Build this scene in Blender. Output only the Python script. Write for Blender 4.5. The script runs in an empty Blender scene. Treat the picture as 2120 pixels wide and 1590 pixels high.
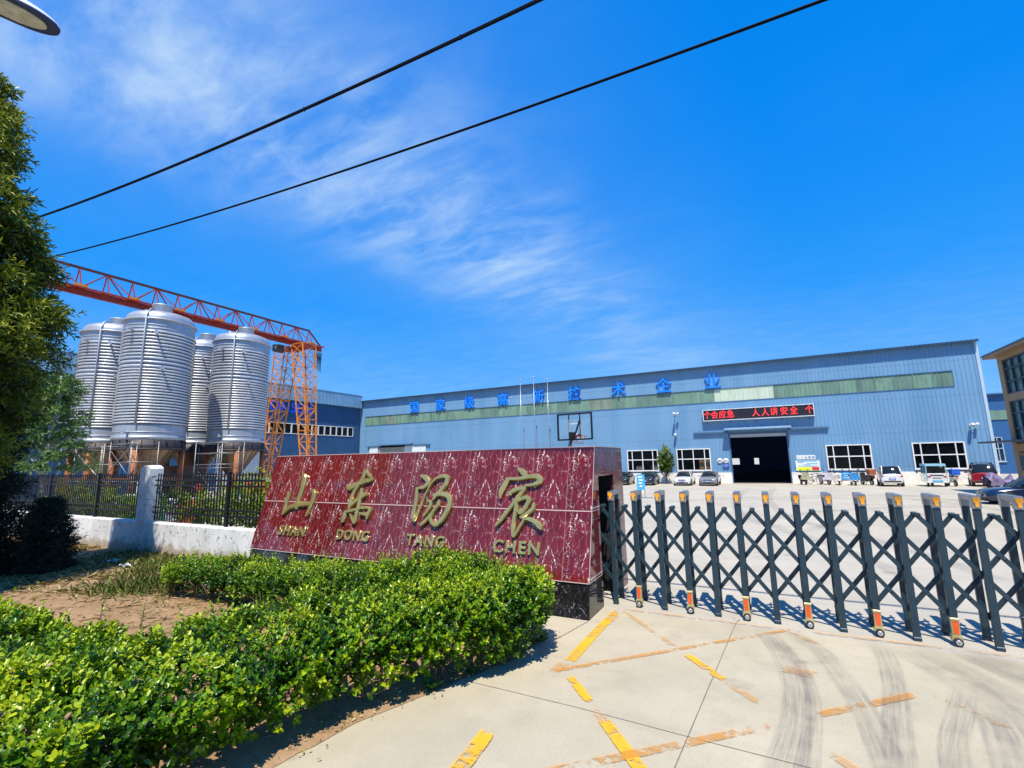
import bpy, math, random
import numpy as np
from mathutils import Vector, Matrix, noise as mnoise
rnd = random.Random(7)
rng = np.random.default_rng(11)
R = math.radians
SC = bpy.context.scene
COL = SC.collection

# ------------------------------------------------------------------ camera
cam_d = bpy.data.cameras.new('camera'); cam = bpy.data.objects.new('camera', cam_d); COL.objects.link(cam)
cam_d.sensor_width = 36.0; cam_d.lens = 16.577; cam_d.clip_start = 0.05; cam_d.clip_end = 3000
def _cam(pitch, yaw, roll, h):
    F = Vector((-math.sin(yaw)*math.cos(pitch), math.cos(yaw)*math.cos(pitch), math.sin(pitch)))
    R0 = Vector((math.cos(yaw), math.sin(yaw), 0)); U0 = R0.cross(F)
    Rv = math.cos(roll)*R0 + math.sin(roll)*U0; Uv = -math.sin(roll)*R0 + math.cos(roll)*U0
    m = Matrix(((Rv.x, Uv.x, -F.x, 0), (Rv.y, Uv.y, -F.y, 0), (Rv.z, Uv.z, -F.z, h), (0, 0, 0, 1)))
    cam.matrix_world = m
_cam(0.16070906, 0.47829034, -0.01944343, 2.6)
SC.camera = cam

# ------------------------------------------------------------------ sky and sun
SUN_EL, SUN_AZ = R(63), R(20)          # sun behind the camera, a little to the right
world = bpy.data.worlds.new('World'); SC.world = world; world.use_nodes = True
wn = world.node_tree.nodes; wl = world.node_tree.links; wn.clear()
def N(t, nodes=wn, **kw):
    n = nodes.new(t)
    for k, v in kw.items(): setattr(n, k, v)
    return n
sky = N('ShaderNodeTexSky', sky_type='NISHITA'); sky.sun_disc = False
sky.sun_elevation = SUN_EL; sky.sun_rotation = math.pi - SUN_AZ
sky.air_density = 1.25; sky.dust_density = 0.25; sky.ozone_density = 3.0; sky.altitude = 60
hs = N('ShaderNodeHueSaturation'); hs.inputs['Saturation'].default_value = 1.25; hs.inputs['Value'].default_value = 1.0
wl.new(sky.outputs[0], hs.inputs['Color'])
tc = N('ShaderNodeTexCoord')
sep = N('ShaderNodeSeparateXYZ'); wl.new(tc.outputs['Generated'], sep.inputs[0])
# project the view direction on a flat cloud deck: p = dir.xy / (dir.z + .12)
zc = N('ShaderNodeMath', operation='ADD'); zc.inputs[1].default_value = 0.14; wl.new(sep.outputs[2], zc.inputs[0])
zm = N('ShaderNodeMath', operation='MAXIMUM'); zm.inputs[1].default_value = 0.05; wl.new(zc.outputs[0], zm.inputs[0])
dx = N('ShaderNodeMath', operation='DIVIDE'); wl.new(sep.outputs[0], dx.inputs[0]); wl.new(zm.outputs[0], dx.inputs[1])
dy = N('ShaderNodeMath', operation='DIVIDE'); wl.new(sep.outputs[1], dy.inputs[0]); wl.new(zm.outputs[0], dy.inputs[1])
deck = N('ShaderNodeCombineXYZ'); wl.new(dx.outputs[0], deck.inputs[0]); wl.new(dy.outputs[0], deck.inputs[1])
def cloud_noise(scale, sx, sy, rot, detail, rough, lo, hi, off=(0, 0, 0)):
    mp = N('ShaderNodeMapping'); mp.inputs['Scale'].default_value = (sx, sy, 1); mp.inputs['Rotation'].default_value = (0, 0, rot)
    mp.inputs['Location'].default_value = off
    nz = N('ShaderNodeTexNoise'); nz.inputs['Scale'].default_value = scale; nz.inputs['Detail'].default_value = detail
    nz.inputs['Roughness'].default_value = rough; nz.inputs['Distortion'].default_value = 0.6
    mr = N('ShaderNodeMapRange'); mr.interpolation_type = 'SMOOTHSTEP'
    mr.inputs[1].default_value = lo; mr.inputs[2].default_value = hi
    wl.new(deck.outputs[0], mp.inputs[0]); wl.new(mp.outputs[0], nz.inputs[0]); wl.new(nz.outputs[0], mr.inputs[0])
    return mr
CLOUDS = dict()
# a cirrus band: its axis runs from high on the left to the horizon over the warehouse
def band(ax, ay, bx, by, width):
    # distance of the deck point from the segment's line, as a soft mask
    L = math.hypot(bx-ax, by-ay); nx, ny = -(by-ay)/L, (bx-ax)/L
    a = N('ShaderNodeMath', operation='MULTIPLY'); a.inputs[1].default_value = nx; wl.new(dx.outputs[0], a.inputs[0])
    b = N('ShaderNodeMath', operation='MULTIPLY_ADD'); b.inputs[1].default_value = ny; wl.new(dy.outputs[0], b.inputs[0]); wl.new(a.outputs[0], b.inputs[2])
    c = N('ShaderNodeMath', operation='SUBTRACT'); c.inputs[1].default_value = nx*ax+ny*ay; wl.new(b.outputs[0], c.inputs[0])
    d = N('ShaderNodeMath', operation='ABSOLUTE'); wl.new(c.outputs[0], d.inputs[0])
    m = N('ShaderNodeMapRange'); m.interpolation_type = 'SMOOTHSTEP'
    m.inputs[1].default_value = width; m.inputs[2].default_value = 0.0
    wl.new(d.outputs[0], m.inputs[0]); return m
def mul(a, b, k=1.0):
    m = N('ShaderNodeMath', operation='MULTIPLY'); wl.new(a.outputs[0], m.inputs[0])
    if b is None: m.inputs[1].default_value = k
    else: wl.new(b.outputs[0], m.inputs[1])
    return m
def add(a, b):
    m = N('ShaderNodeMath', operation='ADD', use_clamp=True); wl.new(a.outputs[0], m.inputs[0]); wl.new(b.outputs[0], m.inputs[1]); return m
n1 = cloud_noise(1.8, 1.0, 1.9, R(35), 9, 0.58, 0.36, 0.80)
n2 = cloud_noise(5.5, 1.0, 2.4, R(60), 8, 0.62, 0.34, 0.84, (3, 1, 0))
n3 = cloud_noise(1.1, 1.0, 1.6, R(20), 6, 0.55, 0.50, 0.82, (7, 4, 0))
CLB = (-1.06, 0.15, -0.62, 2.4)
bm1 = band(*CLB, 0.52); bm2 = band(*CLB, 0.95)
far = N('ShaderNodeMapRange'); far.interpolation_type = 'SMOOTHSTEP'; far.inputs[1].default_value = 2.5; far.inputs[2].default_value = 1.2; far.inputs[3].default_value = .25
wl.new(dy.outputs[0], far.inputs[0]); bm1 = mul(bm1, far)
veil = add(mul(n3, None, 0.01), mul(mul(bm1, n1), None, 0.46))
veil = add(veil, mul(mul(bm1, n2), None, 0.34))
veil = add(veil, mul(bm2, None, 0.10))
veil = add(veil, mul(mul(bm2, n1), None, 0.12))
# thicker haze of cloud low on the left
low = N('ShaderNodeMapRange'); low.interpolation_type = 'SMOOTHSTEP'; low.inputs[1].default_value = 0.42; low.inputs[2].default_value = 0.02
wl.new(sep.outputs[2], low.inputs[0])
veil = add(veil, mul(mul(low, n2), None, 0.16))
up = N('ShaderNodeMapRange'); up.inputs[1].default_value = -0.02; up.inputs[2].default_value = 0.03; wl.new(sep.outputs[2], up.inputs[0])
veil = mul(veil, up)
mix = N('ShaderNodeMix', data_type='RGBA'); mix.inputs[7].default_value = (4.6, 6.0, 7.4, 1)
# the day's deep azure: the sky model tinted, then leaned towards a clear-air gradient over elevation
tint = N('ShaderNodeMix', data_type='RGBA', blend_type='MULTIPLY'); tint.inputs[0].default_value = 1; tint.inputs[7].default_value = (.30, 1.15, 1.75, 1)
wl.new(hs.outputs[0], tint.inputs[6])
gr = N('ShaderNodeValToRGB'); ge = gr.color_ramp.elements
for _ in range(3): ge.new(.5)
K = 7.3
for e_, (p_, c_) in zip(ge, [(0.0, (.31, .58, .97)), (.12, (.14, .46, .99)), (.30, (.025, .335, 1.0)), (.52, (.002, .265, .94)), (.95, (.0, .21, .82))]):
    e_.position = p_; e_.color = (*[x*K/8 for x in c_], 1)
wl.new(sep.outputs[2], gr.inputs[0])
gs = N('ShaderNodeMix', data_type='RGBA', blend_type='MULTIPLY'); gs.inputs[0].default_value = 1; gs.inputs[7].default_value = (8, 8, 8, 1); wl.new(gr.outputs[0], gs.inputs[6])
lean = N('ShaderNodeMix', data_type='RGBA'); lean.inputs[0].default_value = .95; wl.new(tint.outputs[2], lean.inputs[6]); wl.new(gs.outputs[2], lean.inputs[7])
wl.new(veil.outputs[0], mix.inputs[0]); wl.new(lean.outputs[2], mix.inputs[6])
bg = N('ShaderNodeBackground'); bg.inputs[1].default_value = 0.10
wl.new(mix.outputs[2], bg.inputs[0])
wo = N('ShaderNodeOutputWorld'); wl.new(bg.outputs[0], wo.inputs[0])

sun_d = bpy.data.lights.new('sun', 'SUN'); sun = bpy.data.objects.new('sun', sun_d); COL.objects.link(sun)
sun_d.energy = 5.0; sun_d.angle = R(0.5); sun_d.color = (1.0, 0.91, 0.76)
sdir = Vector((-math.sin(SUN_AZ)*math.cos(SUN_EL), math.cos(SUN_AZ)*math.cos(SUN_EL), -math.sin(SUN_EL)))
sun.rotation_euler = sdir.to_track_quat('-Z', 'Y').to_euler(); sun.location = (10, -20, 40)
SC.view_settings.view_transform = 'Standard'; SC.view_settings.look = 'None'
SC.view_settings.exposure = 0.42; SC.view_settings.gamma = 1.0
SC.render.engine = 'CYCLES'
SC.cycles.max_bounces = 8; SC.cycles.transparent_max_bounces = 24

# ------------------------------------------------------------------ materials
MATS = {}
def mat_base(name):
    m = bpy.data.materials.new(name); m.use_nodes = True
    nt = m.node_tree; nt.nodes.clear()
    o = nt.nodes.new('ShaderNodeOutputMaterial'); p = nt.nodes.new('ShaderNodeBsdfPrincipled')
    nt.links.new(p.outputs[0], o.inputs[0]); MATS[name] = m
    return m, nt, p, o
def nn(nt, t, **kw):
    n = nt.nodes.new(t)
    for k, v in kw.items(): setattr(n, k, v)
    return n
def noise_node(nt, vec, scale, detail=4, rough=.55, dist=0):
    n = nn(nt, 'ShaderNodeTexNoise'); n.inputs['Scale'].default_value = scale; n.inputs['Detail'].default_value = detail
    n.inputs['Roughness'].default_value = rough; n.inputs['Distortion'].default_value = dist
    if vec is not None: nt.links.new(vec, n.inputs['Vector'])
    return n
def ramp(nt, fac, stops):
    r = nn(nt, 'ShaderNodeValToRGB'); e = r.color_ramp.elements
    while len(e) < len(stops): e.new(0.5)
    for i, (p, c) in enumerate(stops):
        e[i].position = p; e[i].color = c if len(c) == 4 else (*c, 1)
    nt.links.new(fac, r.inputs[0]); return r
def mixc(nt, fac, a, b, mode='MIX'):
    m = nn(nt, 'ShaderNodeMix', data_type='RGBA', blend_type=mode)
    for sock, v in ((0, fac), (6, a), (7, b)):
        if hasattr(v, 'is_linked') or isinstance(v, bpy.types.NodeSocket): nt.links.new(v, m.inputs[sock])
        elif isinstance(v, (int, float)): m.inputs[sock].default_value = v
        else: m.inputs[sock].default_value = (*v, 1) if len(v) == 3 else v
    return m.outputs[2]
def mathn(nt, op, a, b=None, c=None, clamp=False):
    m = nn(nt, 'ShaderNodeMath', operation=op, use_clamp=clamp)
    for i, v in enumerate((a, b, c)):
        if v is None: continue
        if isinstance(v, (int, float)): m.inputs[i].default_value = v
        else: nt.links.new(v, m.inputs[i])
    return m.outputs[0]
def mrange(nt, v, a, b, c=0., d=1., smooth=True):
    m = nn(nt, 'ShaderNodeMapRange'); m.interpolation_type = 'SMOOTHSTEP' if smooth else 'LINEAR'
    for i, x in zip((1, 2, 3, 4), (a, b, c, d)): m.inputs[i].default_value = x
    nt.links.new(v, m.inputs[0]); return m.outputs[0]
def objco(nt): return nn(nt, 'ShaderNodeTexCoord').outputs['Object']
def mapped(nt, vec, scale=(1, 1, 1), rot=(0, 0, 0), loc=(0, 0, 0)):
    m = nn(nt, 'ShaderNodeMapping'); m.inputs['Scale'].default_value = scale; m.inputs['Rotation'].default_value = rot; m.inputs['Location'].default_value = loc
    nt.links.new(vec, m.inputs[0]); return m.outputs[0]
def bump(nt, p, h, strength=.3, dist=.02):
    b = nn(nt, 'ShaderNodeBump'); b.inputs['Strength'].default_value = strength; b.inputs['Distance'].default_value = dist
    nt.links.new(h, b.inputs['Height']); nt.links.new(b.outputs[0], p.inputs['Normal'])

def M(name, col, rough=.5, metal=0., var=.18, scale=3., bumps=0., bscale=40., spec=.5, coat=0., stretch=(1, 1, 1), dirt=None, dirt_lo=.55, dirt_hi=.75):
    """painted / plain surface with uneven tone, wear and roughness"""
    if name in MATS: return MATS[name]
    m, nt, p, o = mat_base(name)
    co = mapped(nt, objco(nt), stretch)
    n = noise_node(nt, co, scale, 6, .6)
    lo = tuple(max(0, c*(1-var)) for c in col); hi = tuple(min(1, c*(1+var)) for c in col)
    c = ramp(nt, n.outputs[0], [(.3, lo), (.7, hi)]).outputs[0]
    if dirt:
        n2 = noise_node(nt, co, scale*2.3, 8, .7)
        c = mixc(nt, mrange(nt, n2.outputs[0], dirt_lo, dirt_hi), c, dirt)
    nt.links.new(c, p.inputs['Base Color'])
    r = mrange(nt, n.outputs[0], .25, .75, max(.02, rough*.8), min(1, rough*1.2), False)
    nt.links.new(r, p.inputs['Roughness'])
    p.inputs['Metallic'].default_value = metal; p.inputs['Specular IOR Level'].default_value = spec
    p.inputs['Coat Weight'].default_value = coat
    if bumps: bump(nt, p, noise_node(nt, co, bscale, 4, .6).outputs[0], bumps, .01)
    return m
def emit(name, col, k):
    m, nt, p, o = mat_base(name); p.inputs['Base Color'].default_value = (*[c*.3 for c in col], 1)
    p.inputs['Emission Color'].default_value = (*col, 1); p.inputs['Emission Strength'].default_value = k
    return m
def glass(name, col=(.01, .013, .016), rough=.04, alpha=.75, spec=.5):
    m, nt, p, o = mat_base(name)
    n = noise_node(nt, objco(nt), 1.3, 3, .5)
    nt.links.new(ramp(nt, n.outputs[0], [(.35, tuple(c*.6 for c in col)), (.7, tuple(c*1.5 for c in col))]).outputs[0], p.inputs['Base Color'])
    p.inputs['Roughness'].default_value = rough; p.inputs['Alpha'].default_value = alpha; p.inputs['Specular IOR Level'].default_value = spec
    return m

# ------------------------------------------------------------------ mesh builder
ORG = {}
class MB:
    def __init__(s): s.v = []; s.f = []; s.m = []; s.sm = []; s.uv = None
    def add(s, vs, fs, mi=0, smooth=False):
        b = len(s.v); s.v += [tuple(x) for x in vs]
        for f in fs: s.f.append([b+i for i in f]); s.m.append(mi); s.sm.append(smooth)
    def box(s, c, d, rot=None, mi=0, bev=0.):
        x, y, z = d[0]/2, d[1]/2, d[2]/2
        if bev:
            b = min(bev, .45*min(d)); vs = []
            for sx in (-1, 1):
                for sy in (-1, 1):
                    for sz in (-1, 1):
                        vs += [(sx*x, sy*(y-b), sz*(z-b)), (sx*(x-b), sy*y, sz*(z-b)), (sx*(x-b), sy*(y-b), sz*z)]
            I = lambda a, b_, c_: ((a*4+b_*2+c_)*3)
            fs = []
            for a in (0, 1):
                q = [I(a, 0, 0), I(a, 1, 0), I(a, 1, 1), I(a, 0, 1)]; fs.append(q if a else q[::-1])
                q = [I(0, a, 0)+1, I(1, a, 0)+1, I(1, a, 1)+1, I(0, a, 1)+1]; fs.append(q[::-1] if a else q)
                q = [I(0, 0, a)+2, I(1, 0, a)+2, I(1, 1, a)+2, I(0, 1, a)+2]; fs.append(q if a else q[::-1])
                for b_ in (0, 1):
                    fs.append([I(a, b_, 0), I(a, b_, 1), I(a, b_, 1)+1, I(a, b_, 0)+1])
                    fs.append([I(a, 0, b_), I(a, 1, b_), I(a, 1, b_)+2, I(a, 0, b_)+2])
                    fs.append([I(0, a, b_)+1, I(1, a, b_)+1, I(1, a, b_)+2, I(0, a, b_)+2])
                    for c_ in (0, 1): fs.append([I(a, b_, c_), I(a, b_, c_)+1, I(a, b_, c_)+2])
        else:
            vs = [(sx*x, sy*y, sz*z) for sx in (-1, 1) for sy in (-1, 1) for sz in (-1, 1)]
            fs = [(0, 1, 3, 2), (4, 6, 7, 5), (0, 4, 5, 1), (2, 3, 7, 6), (0, 2, 6, 4), (1, 5, 7, 3)]
        C = Vector(c)
        if rot is not None: vs = [tuple(C + rot @ Vector(v)) for v in vs]
        else: vs = [(C.x+v[0], C.y+v[1], C.z+v[2]) for v in vs]
        s.add(vs, fs, mi); return s
    def span(s, a, b, mi=0, bev=0.):
        return s.box([(p+q)/2 for p, q in zip(a, b)], [abs(q-p) for p, q in zip(a, b)], None, mi, bev)
    def bar(s, p, q, w, h, up=(0, 0, 1), mi=0, bev=0.):
        p, q = Vector(p), Vector(q); d = q-p; L = d.length; d.normalize(); u = Vector(up)
        if abs(d.dot(u)) > .99: u = Vector((0, 1, 0))
        x = d.cross(u).normalized(); z = x.cross(d)
        rot = Matrix((x, d, z)).transposed()
        return s.box((p+q)/2, (w, L, h), rot, mi, bev)
    def tube(s, pts, r, n=8, mi=0, caps=True, smooth=True):
        pts = [Vector(p) for p in pts]; k = len(pts); rs = r if hasattr(r, '__len__') else [r]*k
        b = len(s.v); prev = None
        for i, p in enumerate(pts):
            t = (pts[min(i+1, k-1)]-pts[max(i-1, 0)]).normalized()
            if prev is None:
                a = Vector((0, 0, 1)) if abs(t.z) < .9 else Vector((1, 0, 0)); x = t.cross(a).normalized()
            else: x = (prev-t*prev.dot(t)).normalized()
            prev = x; y = t.cross(x)
            for j in range(n):
                an = 2*math.pi*j/n; s.v.append(tuple(p+rs[i]*(math.cos(an)*x+math.sin(an)*y)))
        for i in range(k-1):
            for j in range(n):
                j2 = (j+1) % n; s.f.append([b+i*n+j, b+i*n+j2, b+(i+1)*n+j2, b+(i+1)*n+j]); s.m.append(mi); s.sm.append(smooth)
        if caps:
            s.f.append([b+j for j in range(n)][::-1]); s.m.append(mi); s.sm.append(False)
            s.f.append([b+(k-1)*n+j for j in range(n)]); s.m.append(mi); s.sm.append(False)
        return s
    def lathe(s, prof, n=32, c=(0, 0, 0), axis='Z', mi=0, smooth=True, ang=(0, 2*math.pi)):
        b = len(s.v); k = len(prof); full = abs(ang[1]-ang[0]-2*math.pi) < 1e-6; m = n if full else n+1
        for r_, h in prof:
            for j in range(m):
                a = ang[0]+(ang[1]-ang[0])*j/n; x, y = r_*math.cos(a), r_*math.sin(a)
                v = {'Z': (x, y, h), 'Y': (x, h, y), 'X': (h, x, y)}[axis]
                s.v.append((c[0]+v[0], c[1]+v[1], c[2]+v[2]))
        for i in range(k-1):
            for j in range(n):
                j2 = (j+1) % m
                q = [b+i*m+j, b+i*m+j2, b+(i+1)*m+j2, b+(i+1)*m+j]
                s.f.append(q if axis != 'Y' else q[::-1]); s.m.append(mi); s.sm.append(smooth)
        return s
    def prism(s, poly, a, b, plane='XZ', mi=0):
        """poly in the named plane, extruded along the remaining axis from a to b"""
        def P(u, v, w): return {'XZ': (u, w, v), 'YZ': (w, u, v), 'XY': (u, v, w)}[plane]
        n = len(poly); vs = [P(u, v, a) for u, v in poly]+[P(u, v, b) for u, v in poly]
        fs = [list(range(n))[::-1], list(range(n, 2*n))]+[[i, (i+1) % n, n+(i+1) % n, n+i] for i in range(n)]
        s.add(vs, fs, mi); return s
    def quad(s, a, b, c, d, mi=0): s.add([a, b, c, d], [(0, 1, 2, 3)], mi); return s
    def xform(s, m): s.v = [tuple(m @ Vector(v)) for v in s.v]; return s
    def join(s, o, mi=None):
        b = len(s.v); s.v += o.v; s.f += [[b+i for i in f] for f in o.f]; s.m += o.m if mi is None else [mi]*len(o.f); s.sm += o.sm; return s
    def build(s, name, mats, parent=None, world=True, fix=True):
        me = bpy.data.meshes.new(name)
        o = Vector((0, 0, 0))
        if parent is not None: o = ORG[parent.name]
        vs = [(v[0]-o.x, v[1]-o.y, v[2]-o.z) for v in s.v] if (world and parent is not None) else s.v
        me.from_pydata(vs, [], s.f); me.validate()
        if not isinstance(mats, (list, tuple)): mats = [mats]
        for m in mats: me.materials.append(m)
        if len(me.polygons) == len(s.m):
            me.polygons.foreach_set('material_index', s.m); me.polygons.foreach_set('use_smooth', s.sm)
        if fix:
            import bmesh
            bm = bmesh.new(); bm.from_mesh(me); bmesh.ops.recalc_face_normals(bm, faces=bm.faces); bm.to_mesh(me); bm.free()
        ob = bpy.data.objects.new(name, me); COL.objects.link(ob)
        if parent is not None: ob.parent = parent
        ORG[ob.name] = o
        return ob
def tag(o, label=None, cat=None, group=None, kind=None):
    if label: o['label'] = label
    if cat: o['category'] = cat
    if group: o['group'] = group
    if kind: o['kind'] = kind
    return o
def empty(name, loc, label, cat, group=None, rz=0):
    o = bpy.data.objects.new(name, None); COL.objects.link(o); o.location = loc; o.rotation_euler.z = rz; o.empty_display_size = .3
    ORG[o.name] = Vector(loc); return tag(o, label, cat, group)
def copy_tree(o, parent=None):
    c = o.copy(); COL.objects.link(c); c.parent = parent; ORG[c.name] = ORG.get(o.name, Vector((0, 0, 0)))
    for ch in [x for x in bpy.data.objects if x.parent == o]: copy_tree(ch, c)
    return c
def text_mesh(txt, size, depth, bold, m, name, loc, rot, parent=None, world=True, sx=1., spacing=1., align='CENTER'):
    cu = bpy.data.curves.new(name, 'FONT'); cu.body = txt; cu.size = size; cu.extrude = depth; cu.offset = bold
    cu.align_x = align; cu.align_y = 'CENTER'; cu.space_character = spacing; cu.resolution_u = 4
    if depth > .008: cu.bevel_depth = min(.006, depth*.2); cu.bevel_resolution = 0
    t = bpy.data.objects.new(name+'_src', cu); COL.objects.link(t)
    bpy.context.view_layer.update()
    me = bpy.data.meshes.new_from_object(t.evaluated_get(bpy.context.evaluated_depsgraph_get()))
    bpy.data.objects.remove(t); bpy.data.curves.remove(cu)
    me.materials.clear(); me.materials.append(m)
    o = ORG[parent.name] if parent is not None and world else Vector((0, 0, 0))
    mm = Matrix.Translation(Vector(loc)-o) @ rot.to_4x4() @ Matrix.Diagonal((sx, 1, 1, 1))
    me.transform(mm); me.name = name
    ob = bpy.data.objects.new(name, me); COL.objects.link(ob)
    if parent is not None: ob.parent = parent
    ORG[ob.name] = o
    return ob
RX90 = Matrix.Rotation(R(90), 3, 'X')                    # text facing -Y
FACE_PX = Matrix.Rotation(R(90), 3, 'Z') @ RX90          # text facing +X
def struct(name, mb, m): return tag(mb.build(name, m), kind='structure')

# ------------------------------------------------------------------ leaves
LEAF_T = np.array([(0, 0, 0), (.5, .30, .10), (.46, .72, .08), (0, 1, -.06), (-.46, .72, .08), (-.5, .30, .10)])
NARROW_T = np.array([(0, 0, 0), (.5, .28, .06), (.34, .65, .05), (0, 1, -.10), (-.34, .65, .05), (-.5, .28, .06)])
def leaf_mesh(name, P, T, Nn, L, W, tint, m, parent=None, tmpl=LEAF_T):
    P, T, Nn = map(np.asarray, (P, T, Nn)); L = np.asarray(L); W = np.asarray(W); n = len(P)
    T = T/np.linalg.norm(T, axis=1, keepdims=True)
    B = np.cross(T, Nn); B /= np.linalg.norm(B, axis=1, keepdims=True)+1e-9
    Nn = np.cross(B, T)
    V = (P[:, None, :] + tmpl[None, :, 0:1]*B[:, None, :]*W[:, None, None] + tmpl[None, :, 1:2]*T[:, None, :]*L[:, None, None]
         + tmpl[None, :, 2:3]*Nn[:, None, :]*L[:, None, None]).reshape(-1, 3)
    if parent is not None:
        o = ORG[parent.name]; V = V-np.array((o.x, o.y, o.z))
    base = (np.arange(n)*6)[:, None]
    idx = (base+np.array([[0, 1, 2, 3, 0, 3, 4, 5]])).reshape(-1).astype(np.int32)
    me = bpy.data.meshes.new(name)
    me.vertices.add(len(V)); me.vertices.foreach_set('co', V.astype(np.float32).reshape(-1))
    me.loops.add(len(idx)); me.loops.foreach_set('vertex_index', idx)
    me.polygons.add(2*n); me.polygons.foreach_set('loop_start', (np.arange(2*n)*4).astype(np.int32))
    me.update(calc_edges=True)
    at = me.attributes.new('tint', 'FLOAT', 'POINT'); at.data.foreach_set('value', np.repeat(np.asarray(tint, dtype=np.float32), 6))
    me.materials.append(m)
    ob = bpy.data.objects.new(name, me); COL.objects.link(ob)
    if parent is not None: ob.parent = parent; ORG[ob.name] = ORG[parent.name]
    return ob
def leaf_mat(name, stops, rough=.38, trans=.3, tcol=(.25, .42, .03)):
    m, nt, p, o = mat_base(name)
    a = nn(nt, 'ShaderNodeAttribute'); a.attribute_name = 'tint'
    c = ramp(nt, a.outputs['Fac'], stops).outputs[0]
    nt.links.new(c, p.inputs['Base Color']); p.inputs['Roughness'].default_value = rough; p.inputs['Specular IOR Level'].default_value = .45
    t = nn(nt, 'ShaderNodeBsdfTranslucent')
    nt.links.new(mixc(nt, .55, c, tcol), t.inputs[0])
    mx = nn(nt, 'ShaderNodeMixShader'); mx.inputs[0].default_value = trans
    nt.links.new(p.outputs[0], mx.inputs[1]); nt.links.new(t.outputs[0], mx.inputs[2]); nt.links.new(mx.outputs[0], o.inputs[0])
    return m
def unit(v): return v/(np.linalg.norm(v, axis=-1, keepdims=True)+1e-9)
def shoots(P, Nn, per, length, leafL, leafW, spread=.9, tint_base=None, tip=.25):
    """leafy shoots: from each point P a short stem along Nn with `per` leaves round it"""
    n = len(P); Nn = unit(Nn)
    a = np.where(np.abs(Nn[:, 2:3]) < .9, np.array([[0, 0, 1.]]), np.array([[1., 0, 0]]))
    X = unit(np.cross(Nn, a)); Y = np.cross(Nn, X)
    k = np.tile(np.arange(per), n); i = np.repeat(np.arange(n), per)
    f = (k+rng.uniform(0, .6, n*per))/per
    ang = k*2.4+np.repeat(rng.uniform(0, 6.28, n), per)+rng.normal(0, .3, n*per)
    rad = X[i]*np.cos(ang)[:, None]+Y[i]*np.sin(ang)[:, None]
    sl = np.repeat(length*rng.uniform(.6, 1.3, n), per)
    Pp = P[i]+Nn[i]*(f*sl)[:, None]
    sp = spread*(1.15-.75*f)
    T = unit(Nn[i]*(1-.55*sp)[:, None]+rad*sp[:, None]+rng.normal(0, .18, (n*per, 3)))
    Nl = unit(Nn[i]*.8-rad*.45+np.array([[0, 0, .35]])+rng.normal(0, .28, (n*per, 3)))
    sz = rng.uniform(.7, 1.25, n*per)*(1.05-.35*f)
    tb = tint_base[i] if tint_base is not None else np.full(n*per, .45)
    ti = np.clip(tb+tip*(f-.4)+rng.normal(0, .13, n*per), 0, .93)
    return Pp, T, Nl, leafL*sz, leafW*sz*rng.uniform(.85, 1.15, n*per), ti
# ------------------------------------------------------------------ ground, soil, markings
def concrete_mat(name, base, warm, joints=False):
    m, nt, p, o = mat_base(name)
    co = objco(nt)
    big = noise_node(nt, co, .35, 5, .6); mid = noise_node(nt, co, 2.2, 7, .65); fine = noise_node(nt, co, 38, 5, .6)
    streak = noise_node(nt, mapped(nt, co, (.25, 1.6, 1), (0, 0, R(12))), 1.4, 6, .65)
    c = ramp(nt, big.outputs[0], [(.3, tuple(x*.90 for x in base)), (.72, warm)]).outputs[0]
    c = mixc(nt, mrange(nt, mid.outputs[0], .42, .78, 0, .5), c, tuple(x*.74 for x in base))
    c = mixc(nt, mrange(nt, streak.outputs[0], .55, .8, 0, .35), c, tuple(x*.62 for x in base))
    c = mixc(nt, mrange(nt, fine.outputs[0], .5, .75, 0, .28), c, tuple(x*.5 for x in base))
    spot = noise_node(nt, co, 1.05, 3, .45); grit = noise_node(nt, co, 130, 2, .5)
    c = mixc(nt, mrange(nt, spot.outputs[0], .655, .72, 0, .38), c, tuple(x*.42 for x in base))
    c = mixc(nt, mrange(nt, grit.outputs[0], .66, .74, 0, .5), c, tuple(x*.35 for x in base))
    nt.links.new(c, p.inputs['Base Color']); p.inputs['Roughness'].default_value = .82; p.inputs['Specular IOR Level'].default_value = .25
    bump(nt, p, fine.outputs[0], .12, .01)
    return m
CONC = concrete_mat('concrete_warm', (.42, .38, .28), (.50, .45, .335))
YARD = concrete_mat('concrete_yard', (.42, .395, .335), (.49, .46, .385))
def sheet(name, poly, z, m):
    mb = MB(); mb.add([(x, y, z) for x, y in poly], [list(range(len(poly)))]); return struct(name, mb, m)
ring = [(600*math.cos(a*math.pi/24), 600*math.sin(a*math.pi/24)) for a in range(48)]
sheet('ground', ring, 0, YARD)
sheet('driveway', [(-9, -8), (9, -8), (9, 8.52), (-2.70, 8.52), (-2.70, 7.80), (-6.5, 7.80), (-6.5, 1.0), (-9, -2)], .004, CONC)
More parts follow.
